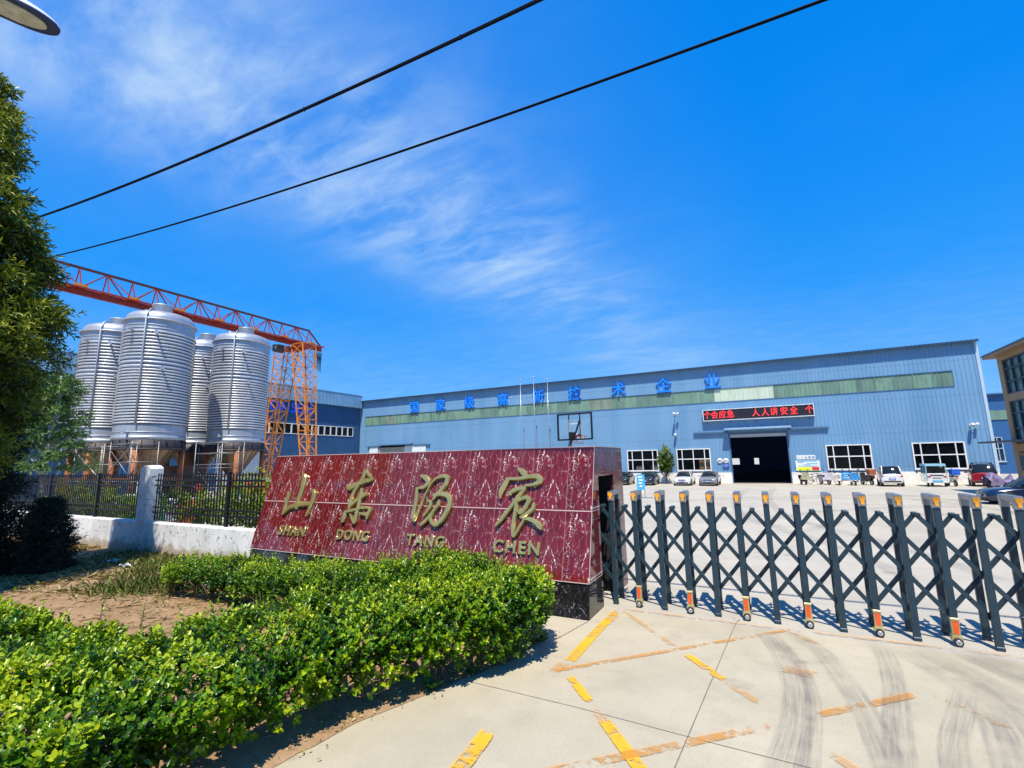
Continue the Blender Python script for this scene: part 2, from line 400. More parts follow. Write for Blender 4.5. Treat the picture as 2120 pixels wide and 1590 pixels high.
# bare soil of the planting bed, gently uneven
def soil():
    m, nt, p, o = mat_base('soil')
    co = objco(nt)
    a = noise_node(nt, co, 1.1, 6, .62); b = noise_node(nt, co, 9, 8, .7); g = noise_node(nt, co, 55, 4, .6)
    c = ramp(nt, a.outputs[0], [(.28, (.20, .125, .068)), (.5, (.33, .215, .12)), (.75, (.43, .30, .18))]).outputs[0]
    c = mixc(nt, mrange(nt, b.outputs[0], .5, .72, 0, .7), c, (.16, .10, .055))
    c = mixc(nt, mrange(nt, g.outputs[0], .6, .75, 0, .6), c, (.45, .36, .25))
    nt.links.new(c, p.inputs['Base Color']); p.inputs['Roughness'].default_value = .95; p.inputs['Specular IOR Level'].default_value = .1
    bump(nt, p, b.outputs[0], .8, .05)
    edge = [(-4.7, 7.75), (-4.0, 7.2), (-3.15, 6.75), (-3.08, 6.14), (-3.27, 5.6), (-3.45, 5.11), (-3.66, 4.5), (-3.86, 3.9), (-3.98, 3.3), (-4.05, 2.6), (-4.1, 1.6), (-4.15, .4), (-4.2, -1)]
    mb = MB(); nx = 70
    vs, fs = [], []
    for k, (ex, ey) in enumerate(edge_fine(edge)):
        for i in range(nx+1):
            t = i/nx; x = ex+(-34-ex)*t**1.6
            y = ey+(.3*min(1, t*3) if ey > 7.7 else 0)
            h = .012+.05*max(0, mnoise.noise(Vector((x*.8, y*.8, 0))))+.035*mnoise.noise(Vector((x*3, y*3, 4)))
            h *= min(1, t*14)
            if i == 0: x += .05*mnoise.noise(Vector((x*4, y*4, 2)))
            vs.append((x, y, max(.008, .010+h)))
    n = len(vs)//(nx+1)
    for k in range(n-1):
        for i in range(nx): fs.append((k*(nx+1)+i, k*(nx+1)+i+1, (k+1)*(nx+1)+i+1, (k+1)*(nx+1)+i))
    mb.add(vs, fs, 0, True); struct('planting_bed', mb, m)
def edge_fine(e, step=.13):
    out = []
    for (x0, y0), (x1, y1) in zip(e, e[1:]):
        k = max(1, int(math.hypot(x1-x0, y1-y0)/step))
        out += [(x0+(x1-x0)*i/k, y0+(y1-y0)*i/k) for i in range(k)]
    return out+[e[-1]]
soil()

def wear_mat(name, col, keep, fade=1.0, scale=14, stretch=(1, 1, 1)):
    """road paint worn through to the concrete by a patchy mask"""
    m, nt, p, o = mat_base(name)
    co = mapped(nt, objco(nt), stretch)
    a = noise_node(nt, co, scale, 8, .75); b = noise_node(nt, co, 2.2, 4, .6)
    mask = mrange(nt, mathn(nt, 'ADD', mathn(nt, 'MULTIPLY', a.outputs[0], .55), mathn(nt, 'MULTIPLY', b.outputs[0], .45)), keep, keep+.10)
    uvn = nn(nt, 'ShaderNodeAttribute'); uvn.attribute_name = 'edge'
    mask = mathn(nt, 'MULTIPLY', mask, mrange(nt, mathn(nt, 'ADD', uvn.outputs['Fac'], mathn(nt, 'MULTIPLY', mathn(nt, 'SUBTRACT', a.outputs[0], .5), .8)), .0, .22))
    nt.links.new(ramp(nt, b.outputs[0], [(.3, tuple(c*.85 for c in col)), (.7, col)]).outputs[0], p.inputs['Base Color'])
    p.inputs['Roughness'].default_value = .7
    nt.links.new(mathn(nt, 'MULTIPLY', mask, fade), p.inputs['Alpha'])
    return m
PY = wear_mat('paint_yellow', (.80, .45, .02), .40, .88)
PO = wear_mat('paint_orange', (.66, .30, .045), .425, .60)
PF = wear_mat('paint_faded', (.68, .38, .13), .45, .45)
def strip(name, pts, w, z, m, seg=.12):
    """flat strip along a path; 'edge' attribute is 0 at the rim and 1 inside"""
    P = edge_fine(pts, seg); mb = MB(); vs, fs, ed = [], [], []
    n = len(P)
    for i, (x, y) in enumerate(P):
        a, b = P[max(i-1, 0)], P[min(i+1, n-1)]; d = Vector((b[0]-a[0], b[1]-a[1])).normalized(); nx, ny = -d.y, d.x
        ww = w[0]+(w[1]-w[0])*i/(n-1) if hasattr(w, '__len__') else w
        for k, t in enumerate((-.5, -.36, 0, .36, .5)):
            vs.append((x+nx*ww*t, y+ny*ww*t, z))
            e = (0, .6, 1, .6, 0)[k]
            ed.append(min(e, min(i, n-1-i)/2.5))
    for i in range(n-1):
        for k in range(4): fs.append((i*5+k, (i+1)*5+k, (i+1)*5+k+1, i*5+k+1))
    mb.add(vs, fs); ob = struct(name, mb, m)
    at = ob.data.attributes.new('edge', 'FLOAT', 'POINT'); at.data.foreach_set('value', ed)
    return ob
zz = .012
for pts, w, m in [
    ([(-2.44, 8.42), (-2.46, 7.3), (-2.45, 6.2)], .155, PY), ([(-2.38, 8.60), (-2.44, 7.9)], .22, PF),
    ([(-2.49, 6.12), (-2.53, 5.8)], .17, PF),
    ([(-2.52, 5.86), (.11, 8.60)], .092, PO),
    ([(-2.33, 8.50), (-1.28, 7.24)], .095, PF), ([(-1.12, 7.05), (-.62, 6.45)], .12, PY), ([(-.62, 6.45), (-.24, 6.03)], .11, PF),
    ([(-2.30, 5.80), (-1.88, 5.30)], .115, PY), ([(-1.80, 5.20), (-1.55, 4.92)], .11, PF), ([(-1.64, 5.02), (-1.02, 4.26)], .135, PY),
    ([(-1.95, 3.93), (-.30, 5.48)], .115, PO), ([(-.24, 5.52), (-.10, 5.66)], .10, PO), ([(.27, 6.03), (1.25, 6.95)], .115, PO),
    ([(1.40, 7.03), (1.90, 6.42)], .11, PF), ([(.13, 8.58), (.50, 8.07)], .10, PF),
    ([(-2.37, 8.61), (.2, 8.63)], .10, PF), ([(.2, 8.63), (3.2, 8.72)], .105, PF),
    ([(-.03, 7.10), (.36, 7.03)], .24, PF), ([(-2.58, 4.36), (-2.50, 3.55)], .175, PY), ([(.30, 5.36), (.62, 4.98)], .12, PF),
    ([(1.98, 7.75), (2.06, 7.55)], .16, PF), ([(2.5, 7.9), (2.6, 7.7)], .14, PF)]:
    strip('road_marking', pts, w, zz, m); zz += .0006
JM = M('joint_dark', (.17, .155, .13), .9, var=.3, scale=6)
for pts, w in [([(-3.42, 5.17), (-1.99, 5.15), (-.85, 5.09), (9, 4.72)], .008), ([(-.54, 8.85), (-.59, 8.66), (-.85, 5.09), (-.99, 3.2), (-1.1, 1)], .010), ([(-2.9, 6.85), (-2.72, 7.78)], .016)]:
    mb = MB(); P = pts
    for a, b in zip(P, P[1:]):
        d = Vector((b[0]-a[0], b[1]-a[1])).normalized(); nx, ny = -d.y*w/2, d.x*w/2
        mb.quad((a[0]-nx, a[1]-ny, .008), (b[0]-nx, b[1]-ny, .008), (b[0]+nx, b[1]+ny, .008), (a[0]+nx, a[1]+ny, .008))
    struct('paving_joint', mb, JM)

def tyre_mat():
    m, nt, p, o = mat_base('tyre_rubber_stain')
    u = nn(nt, 'ShaderNodeUVMap'); u.uv_map = 'uv'
    s = noise_node(nt, mapped(nt, u.outputs[0], (.5, 26, 1)), 1.0, 5, .65)
    s2 = noise_node(nt, mapped(nt, u.outputs[0], (2.5, 60, 1)), 1.0, 5, .7)
    g = noise_node(nt, objco(nt), 2.0, 6, .65)
    e = nn(nt, 'ShaderNodeAttribute'); e.attribute_name = 'edge'
    k = mathn(nt, 'ADD', mathn(nt, 'MULTIPLY', s.outputs[0], .6), mathn(nt, 'MULTIPLY', s2.outputs[0], .4))
    k = mrange(nt, k, .34, .74, .0, .50)
    k = mathn(nt, 'MULTIPLY', k, mrange(nt, g.outputs[0], .30, .66, .25, 1.))
    k = mathn(nt, 'MULTIPLY', k, mrange(nt, e.outputs['Fac'], 0, .9))
    nt.links.new(k, p.inputs['Alpha']); p.inputs['Base Color'].default_value = (.15, .15, .155, 1); p.inputs['Roughness'].default_value = .75
    return m
TYRE = tyre_mat()
def tyre(pts, w, z):
    # smooth path through the points
    P = []
    for i in range(len(pts)-1):
        p0, p1, p2, p3 = pts[max(i-1, 0)], pts[i], pts[i+1], pts[min(i+2, len(pts)-1)]
        for k in range(12):
            t = k/12
            P.append(tuple(.5*((2*b)+(-a+c)*t+(2*a-5*b+4*c-d)*t*t+(-a+3*b-3*c+d)*t**3) for a, b, c, d in zip(p0, p1, p2, p3)))
    P.append(pts[-1]); n = len(P); vs, fs, ed, uv = [], [], [], []; L = 0
    K = (-.5, -.4, -.2, 0, .2, .4, .5)
    for i, (x, y) in enumerate(P):
        a, b = P[max(i-1, 0)], P[min(i+1, n-1)]; d = Vector((b[0]-a[0], b[1]-a[1])).normalized(); nx, ny = -d.y, d.x
        if i: L += math.hypot(x-P[i-1][0], y-P[i-1][1])
        for k, t in enumerate(K):
            vs.append((x+nx*w*t, y+ny*w*t, z)); ed.append(min((0, .7, 1, 1, 1, .7, 0)[k], min(i, n-1-i)/12)); uv.append((L, t*w))
    m = len(K)
    for i in range(n-1):
        for k in range(m-1): fs.append((i*m+k, (i+1)*m+k, (i+1)*m+k+1, i*m+k+1))
    mb = MB(); mb.add(vs, fs); ob = struct('tyre_mark', mb, TYRE)
    at = ob.data.attributes.new('edge', 'FLOAT', 'POINT'); at.data.foreach_set('value', ed)
    l = ob.data.uv_layers.new(name='uv')
    for lp in ob.data.loops: l.data[lp.index].uv = uv[lp.vertex_index]
zz = .026
for pts, w in [
    ([(-.30, 8.75), (-.05, 7.9), (.10, 6.9), (.08, 5.9), (-.02, 5.2), (-.2, 4.2)], .34),
    ([(.02, 8.7), (.45, 7.9), (.62, 7.0), (.70, 6.2), (.72, 5.4), (.70, 4.4)], .30),
    ([(-.12, 8.3), (.16, 7.4), (.24, 6.4), (.16, 5.4), (.05, 4.6)], .20),
    ([(1.18, 8.75), (1.18, 7.9), (1.08, 7.0), (.92, 6.1), (.78, 5.2), (.72, 4.4)], .27),
    ([(1.55, 8.8), (1.95, 7.8), (2.25, 6.9), (2.5, 5.9)], .40), ([(1.3, 8.6), (1.75, 7.6), (1.85, 6.7), (1.7, 5.8), (1.45, 4.8)], .50),
    ([(1.85, 7.6), (1.55, 6.7), (1.28, 5.9), (1.1, 5.0)], .26), ([(2.2, 8.7), (2.55, 7.9), (2.9, 7.0), (3.3, 6.0)], .55), ([(1.95, 8.9), (2.3, 8.2), (2.7, 7.3)], .5),
    # loops left by cars turning in the yard
    ([(-1, 20), (2, 26), (7, 30), (13, 31)], .5), ([(0.5, 18), (3.5, 24), (9, 27.5), (16, 28)], .5), ([(-8, 24), (-2, 33), (6, 37), (14, 36)], .5),
    ([(3, 11), (1.5, 17), (-1, 24), (-1.5, 34), (-1, 46)], .5), ([(4.6, 11), (3.2, 17), (.8, 24), (.2, 34), (.8, 46)], .5), ([(6, 12), (9, 20), (9, 30), (5, 40)], .6),
    ([(-4, 30), (3, 34), (11, 33.5), (18, 29)], .5), ([(8, 13), (12, 21), (11, 30), (4, 44)], .6)]:
    tyre(pts, w, zz); zz += .0006

# ------------------------------------------------------------------ sign wall of red marble
def marble(name, axis, tw, th, u0, v0, base_lo, base_hi, vein_col, vein_amt=1., rough=.07):
    m, nt, p, o = mat_base(name)
    co = objco(nt); sp = nn(nt, 'ShaderNodeSeparateXYZ'); nt.links.new(co, sp.inputs[0])
    U = sp.outputs['XYZ'.index(axis)]; V = sp.outputs[2]
    us = mathn(nt, 'DIVIDE', mathn(nt, 'SUBTRACT', U, u0), tw); vs = mathn(nt, 'DIVIDE', mathn(nt, 'SUBTRACT', V, v0), th)
    u = mathn(nt, 'FRACT', us); v = mathn(nt, 'FRACT', vs)
    cb = nn(nt, 'ShaderNodeCombineXYZ'); nt.links.new(mathn(nt, 'MULTIPLY', u, tw), cb.inputs[0]); nt.links.new(mathn(nt, 'MULTIPLY', v, th), cb.inputs[1])
    q = cb.outputs[0]
    n1 = noise_node(nt, mapped(nt, q, (1, .6, 1), (0, 0, R(-25))), 6.5, 7, .62, .8); n2 = noise_node(nt, q, 22, 6, .7); n3 = noise_node(nt, q, 9, 5, .6)
    c = ramp(nt, n1.outputs[0], [(.25, base_lo), (.5, tuple((a+b)/2 for a, b in zip(base_lo, base_hi))), (.72, base_hi)]).outputs[0]
    c = mixc(nt, mrange(nt, n2.outputs[0], .55, .75, 0, .45), c, tuple(x*.45 for x in base_lo))
    tid = nn(nt, 'ShaderNodeCombineXYZ'); nt.links.new(mathn(nt, 'FLOOR', us), tid.inputs[0]); nt.links.new(mathn(nt, 'FLOOR', vs), tid.inputs[1])
    wn_ = nn(nt, 'ShaderNodeTexWhiteNoise', noise_dimensions='2D'); nt.links.new(tid.outputs[0], wn_.inputs['Vector'])
    dust = noise_node(nt, co, 1.3, 6, .65)
    c = mixc(nt, mathn(nt, 'MULTIPLY', wn_.outputs['Value'], .28), c, tuple(x*.5 for x in base_lo))
    c = mixc(nt, mrange(nt, dust.outputs[0], .50, .80, 0, .16), c, (.30, .20, .17))
    # random crackle veins
    vo = nn(nt, 'ShaderNodeTexVoronoi', feature='DISTANCE_TO_EDGE'); vo.inputs['Scale'].default_value = 7.0
    wob = nn(nt, 'ShaderNodeVectorMath', operation='ADD')
    sc = nn(nt, 'ShaderNodeVectorMath', operation='SCALE'); sc.inputs['Scale'].default_value = .16; nt.links.new(n3.outputs['Color'], sc.inputs[0])
    nt.links.new(mapped(nt, q, (1.25, .5, 1), (0, 0, R(-32))), wob.inputs[0]); nt.links.new(sc.outputs[0], wob.inputs[1]); nt.links.new(wob.outputs[0], vo.inputs['Vector'])
    crack = mathn(nt, 'MULTIPLY', mrange(nt, vo.outputs['Distance'], .028, .004), mrange(nt, n2.outputs[0], .42, .58))
    # drawn veins of the tile print: A*u+B*v+C with wobble, limited in v
    fleck = mathn(nt, 'MULTIPLY', mrange(nt, noise_node(nt, mapped(nt, q, (1, .55, 1), (0, 0, R(-28))), 34, 5, .7).outputs[0], .66, .72), mrange(nt, n1.outputs[0], .45, .65))
    tot = mathn(nt, 'MULTIPLY', mathn(nt, 'ADD', crack, fleck), .5*vein_amt)
    for (A, B, C, amp, w, v_lo, v_hi, brk) in [(1, -.10, -.06, .10, .022, .45, 1.02, .47), (1, .16, -.14, .12, .011, -.02, .62, .50), (1, .55, -.86, .10, .030, .66, .90, .47),
                                               (1, -.55, -.36, .08, .014, .18, .50, .40), (1, .7, -.98, .06, .013, .15, .45, .44), (1, -.25, -.05, .07, .020, .70, 1.0, .45), (1, -.5, -.62, .10, .016, -.02, .22, .46)]:
        d = mathn(nt, 'ADD', mathn(nt, 'ADD', mathn(nt, 'MULTIPLY', u, A), mathn(nt, 'MULTIPLY', v, B)), C)
        d = mathn(nt, 'ABSOLUTE', mathn(nt, 'ADD', d, mathn(nt, 'MULTIPLY', mathn(nt, 'SUBTRACT', n3.outputs[0], .5), amp*3)))
        k = mathn(nt, 'MULTIPLY', mrange(nt, d, w, w*.25), mathn(nt, 'MULTIPLY', mrange(nt, v, v_lo, v_lo+.06), mrange(nt, v, v_hi, v_hi-.06)))
        k = mathn(nt, 'MULTIPLY', k, mrange(nt, n2.outputs[0], brk, brk+.12))
        tot = mathn(nt, 'ADD', tot, mathn(nt, 'MULTIPLY', k, vein_amt), clamp=True)
    c = mixc(nt, tot, c, vein_col)
    # joints between tiles
    ju = mathn(nt, 'MULTIPLY', mathn(nt, 'MINIMUM', u, mathn(nt, 'SUBTRACT', 1, u)), tw); jv = mathn(nt, 'MULTIPLY', mathn(nt, 'MINIMUM', v, mathn(nt, 'SUBTRACT', 1, v)), th)
    jf = mathn(nt, 'MAXIMUM', mathn(nt, 'MULTIPLY', mrange(nt, ju, .004, .002), .55), mrange(nt, jv, .009, .006))
    c = mixc(nt, jf, c, (.50, .40, .38))
    nt.links.new(c, p.inputs['Base Color'])
    p.inputs['Roughness'].default_value = rough; p.inputs['Specular IOR Level'].default_value = .55
    nt.links.new(mathn(nt, 'ADD', mathn(nt, 'MULTIPLY', jf, .5), mrange(nt, n1.outputs[0], .2, .8, rough*.7, rough*1.5, False)), p.inputs['Roughness'])
    return m
RLO, RHI = (.080, .007, .009), (.215, .020, .022)
RED_X = marble('red_marble_front', 'X', .735, 1.14, -2.724, .549, RLO, RHI, (.80, .70, .70))
RED_Y = marble('red_marble_side', 'Y', .735, 1.14, 7.9, .549, RLO, tuple(c*.8 for c in RHI), (.6, .5, .52), .5)
BLK = marble('black_granite', 'X', .9, .6, -2.724, -.05, (.004, .004, .005), (.018, .018, .02), (.5, .5, .48), .45, .05)
BLK_Y = marble('black_granite_side', 'Y', .9, .6, 7.0, -.05, (.012, .011, .009), (.04, .036, .03), (.4, .37, .3), .25, .06)
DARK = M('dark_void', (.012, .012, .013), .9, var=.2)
def ypanel(z): return 7.889+(z-.549)*.628/2.28
sw = empty('sign_wall', (-7.1, 8.9, 0), 'long red marble sign wall with gold characters on a black base behind the hedge', 'sign wall')
XL, XR, ZB, ZT, YB = -11.60, -2.724, .549, 2.829, 10.40
mb = MB()                                                      # leaning front slab, both ends closed
mb.prism([(7.889, ZB), (8.517, ZT), (8.66, ZT), (8.66, ZB)], XL, XR, 'YZ', 0); mb.build('front_panel', RED_X, sw)
mb = MB(); mb.span((XL, 8.66, ZB), (XR-.001, YB, ZT), 0); 
mb = MB()
mb.span((XL, 8.661, 0.001), (-6.0, YB, ZT-.002)); mb.span((-6.0, 9.66, .001), (XR, YB, ZT-.002)); mb.span((-6.0, 8.661, 2.28), (XR, 9.66, ZT-.002))
mb.build('gate_housing', RED_Y, sw)
mb = MB(); mb.prism([(7.815, 0), (7.905, ZB-.002), (8.655, ZB-.002), (8.655, 0)], XL+.02, XR-.004, 'YZ'); mb.build('base', BLK, sw)
mb = MB(); mb.prism([(7.83, 0.001), (7.912, ZB-.003), (8.652, ZB-.003), (8.652, 0.001)], XR-.003, XR+.003, 'YZ'); mb.build('base_end', BLK_Y, sw)
mb = MB()
TR = M('tile_trim', (.55, .45, .42), .35, var=.15)
mb.bar((XR+.003, 7.889, ZB), (XR+.003, 8.517, ZT), .008, .008); mb.bar((XL, 8.52, ZT+.003), (XR, 8.52, ZT+.003), .012, .010); mb.bar((XL, 7.886, ZB), (XR, 7.886, ZB), .006, .008)
mb.bar((XR+.002, 8.52, ZT+.002), (XR+.002, YB, ZT+.002), .01, .01)
mb.build('edge_trim', TR, sw)
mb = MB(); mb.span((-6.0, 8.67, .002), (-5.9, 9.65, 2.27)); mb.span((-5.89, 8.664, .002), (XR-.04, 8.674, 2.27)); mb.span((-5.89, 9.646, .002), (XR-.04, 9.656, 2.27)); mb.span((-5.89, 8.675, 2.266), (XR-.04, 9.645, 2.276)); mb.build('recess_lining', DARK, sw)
GOLD = M('brass_gold', (.54, .455, .17), .22, .66, var=.12, scale=3, bumps=0)
CAL = {'shan':[[(-10.687,1.41,0.082),(-10.674,1.307,0.101),(-10.669,1.188,0.108),(-10.671,1.001,0.123),(-10.677,0.867,0.096)],[(-10.677,0.867,0.076),(-10.501,1.02,0.143),(-10.277,1.084,0.161),(-10.045,1.121,0.15),(-9.831,1.132,0.112)],[(-10.33,1.865,0.088),(-10.261,1.786,0.165),(-10.233,1.622,0.17),(-10.238,1.416,0.161),(-10.261,1.196,0.141),(-10.229,0.997,0.075)],[(-9.818,1.472,0.085),(-9.757,1.389,0.141),(-9.747,1.257,0.149),(-9.763,1.093,0.123),(-9.793,0.913,0.092),(-9.817,0.84,0.041)]],'dong':[[(-8.699,1.582,0.091),(-8.617,1.534,0.171),(-8.422,1.608,0.152),(-8.188,1.684,0.151),(-8.008,1.721,0.106),(-7.972,1.777,0.071)],[(-8.245,1.947,0.09),(-8.257,1.809,0.115),(-8.349,1.616,0.114),(-8.451,1.424,0.111),(-8.493,1.251,0.128),(-8.482,1.064,0.07)],[(-8.221,1.938,0.081),(-8.133,1.857,0.089),(-8.014,1.777,0.097)],[(-8.48,1.111,0.088),(-8.309,1.247,0.132),(-8.132,1.359,0.14),(-8.05,1.399,0.096)],[(-8.22,1.522,0.085),(-8.213,1.381,0.116),(-8.206,1.133,0.115),(-8.212,0.95,0.115),(-8.218,0.755,0.09),(-8.389,0.929,0.045)],[(-8.563,1.0,0.071),(-8.57,0.892,0.149),(-8.579,0.755,0.105)],[(-8.558,0.985,0.092),(-8.386,1.018,0.091),(-8.189,1.063,0.07)],[(-8.188,1.06,0.063),(-7.97,1.097,0.079),(-7.843,1.071,0.096),(-7.854,0.948,0.113),(-7.87,0.843,0.058)],[(-8.108,0.972,0.045),(-7.967,0.951,0.103),(-7.868,0.962,0.12)]],'tang':[[(-6.583,1.813,0.071),(-6.444,1.765,0.15),(-6.361,1.671,0.133),(-6.441,1.572,0.109),(-6.64,1.538,0.053)],[(-6.626,1.52,0.081),(-6.596,1.287,0.105),(-6.606,1.073,0.107),(-6.577,0.923,0.114),(-6.524,0.843,0.068)],[(-6.527,0.858,0.068),(-6.483,1.046,0.079),(-6.424,1.229,0.073),(-6.368,1.414,0.056),(-6.264,1.648,0.052),(-6.144,1.765,0.077)],[(-6.17,1.75,0.07),(-5.991,1.804,0.107),(-5.88,1.765,0.124),(-5.897,1.627,0.127),(-5.988,1.504,0.12),(-6.096,1.388,0.11),(-6.152,1.311,0.069)],[(-6.154,1.395,0.086),(-5.973,1.428,0.119),(-5.797,1.393,0.135),(-5.724,1.276,0.127),(-5.754,1.099,0.137),(-5.846,0.921,0.143),(-5.996,0.807,0.11),(-6.136,0.903,0.081),(-6.091,1.044,0.061)],[(-6.292,1.286,0.059),(-6.196,1.253,0.089),(-6.227,1.114,0.092),(-6.319,0.97,0.061)],[(-5.985,1.3,0.071),(-6.001,1.21,0.102),(-6.088,1.074,0.095),(-6.221,0.907,0.095),(-6.354,0.784,0.075)]],'chen':[[(-4.223,1.946,0.074),(-4.12,1.873,0.143),(-4.042,1.801,0.095)],[(-4.427,1.751,0.096),(-4.504,1.614,0.138),(-4.559,1.485,0.122),(-4.554,1.365,0.041)],[(-4.442,1.744,0.074),(-4.186,1.751,0.086),(-3.97,1.79,0.101),(-3.809,1.789,0.128),(-3.745,1.71,0.143),(-3.864,1.64,0.09),(-4.039,1.618,0.063)],[(-4.347,1.425,0.069),(-4.338,1.481,0.098),(-4.211,1.546,0.113),(-4.035,1.579,0.075)],[(-4.033,1.565,0.072),(-4.135,1.45,0.103),(-4.231,1.31,0.103),(-4.367,1.128,0.097),(-4.476,0.988,0.097),(-4.582,0.849,0.062)],[(-4.188,1.407,0.069),(-4.197,1.174,0.093),(-4.209,0.945,0.092),(-4.21,0.799,0.101),(-4.177,0.67,0.055),(-4.074,0.858,0.07),(-4.003,0.973,0.055)],[(-4.163,1.325,0.062),(-4.023,1.389,0.102),(-3.939,1.343,0.111),(-4.001,1.207,0.101),(-4.085,1.103,0.092),(-4.16,1.161,0.062),(-4.142,1.23,0.043)],[(-3.822,1.278,0.086),(-3.848,1.184,0.094),(-3.962,1.087,0.092),(-4.076,1.017,0.07)],[(-4.029,1.005,0.07),(-3.892,0.995,0.1),(-3.769,0.95,0.114),(-3.687,0.889,0.137),(-3.634,0.827,0.053)]]}
SD = Vector((0, .628, 2.28)).normalized(); SN = Vector((0, -2.28, .628)).normalized(); PB = Vector((0, 7.889, .549))
def pan(x, s, h): return Vector((x, 0, 0))+PB+SD*s+SN*h
def catmull(pts, k=7):
    out = []
    for i in range(len(pts)-1):
        p0, p1, p2, p3 = pts[max(i-1, 0)], pts[i], pts[i+1], pts[min(i+2, len(pts)-1)]
        for j in range(k):
            t = j/k; out.append(tuple(.5*((2*b)+(-a+c)*t+(2*a-5*b+4*c-d)*t*t+(-a+3*b-3*c+d)*t**3) for a, b, c, d in zip(p0, p1, p2, p3)))
    return out+[pts[-1]]
for key in ('shan', 'dong', 'tang', 'chen'):
    mb = MB()
    for si, st in enumerate(CAL[key]):
        P = catmull(st); n = len(P); rows = []
        tops = .074+.0017*si
        P = [(2*P[0][0]-P[1][0], 2*P[0][1]-P[1][1], P[0][2]*.35)]+P+[(2*P[-1][0]-P[-2][0], 2*P[-1][1]-P[-2][1], P[-1][2]*.3)]
        n = len(P); vs = []
        for i, (x, s, w) in enumerate(P):
            a, b = P[max(i-1, 0)], P[min(i+1, n-1)]; d = Vector((b[0]-a[0], b[1]-a[1])).normalized(); nx, ns = -d.y, d.x
            w = max(w*.83, .014)
            for t, h in ((-.5, .001), (-.5, tops*.72), (-.34, tops*.97), (0, tops), (.34, tops*.97), (.5, tops*.72), (.5, .001)):
                vs.append(pan(x+nx*w*t, s+ns*w*t, h+.0003*si))
        fs = []
        for i in range(n-1):
            for k in range(6): fs.append((i*7+k, i*7+k+1, (i+1)*7+k+1, (i+1)*7+k))
        fs.append(list(range(7))); fs.append(list(range((n-1)*7, n*7))[::-1])
        b0 = len(mb.v); mb.v += [tuple(v) for v in vs]
        for f in fs: mb.f.append([b0+i for i in f]); mb.m.append(0); mb.sm.append(False)
    mb.build('character', GOLD, sw)
rot_pan = Matrix((Vector((1, 0, 0)), SD, -Vector((1, 0, 0)).cross(SD)*-1)).transposed()
for word, xc, wd, sc in (('SHAN', -10.21, .93, .475), ('DONG', -8.21, .97, .475), ('TANG', -6.20, .95, .475), ('CHEN', -4.13, .95, .480)):
    c = pan(xc, sc, .022)
    t = text_mesh(word, .305, .020, .005, GOLD, 'word', c, rot_pan, sw, spacing=1.22)
    xs = [v.co.x for v in t.data.vertices]; k = wd/(max(xs)-min(xs)); mid = (max(xs)+min(xs))/2
    for v in t.data.vertices: v.co.x = (v.co.x-mid)*k+(xc-ORG[sw.name].x)

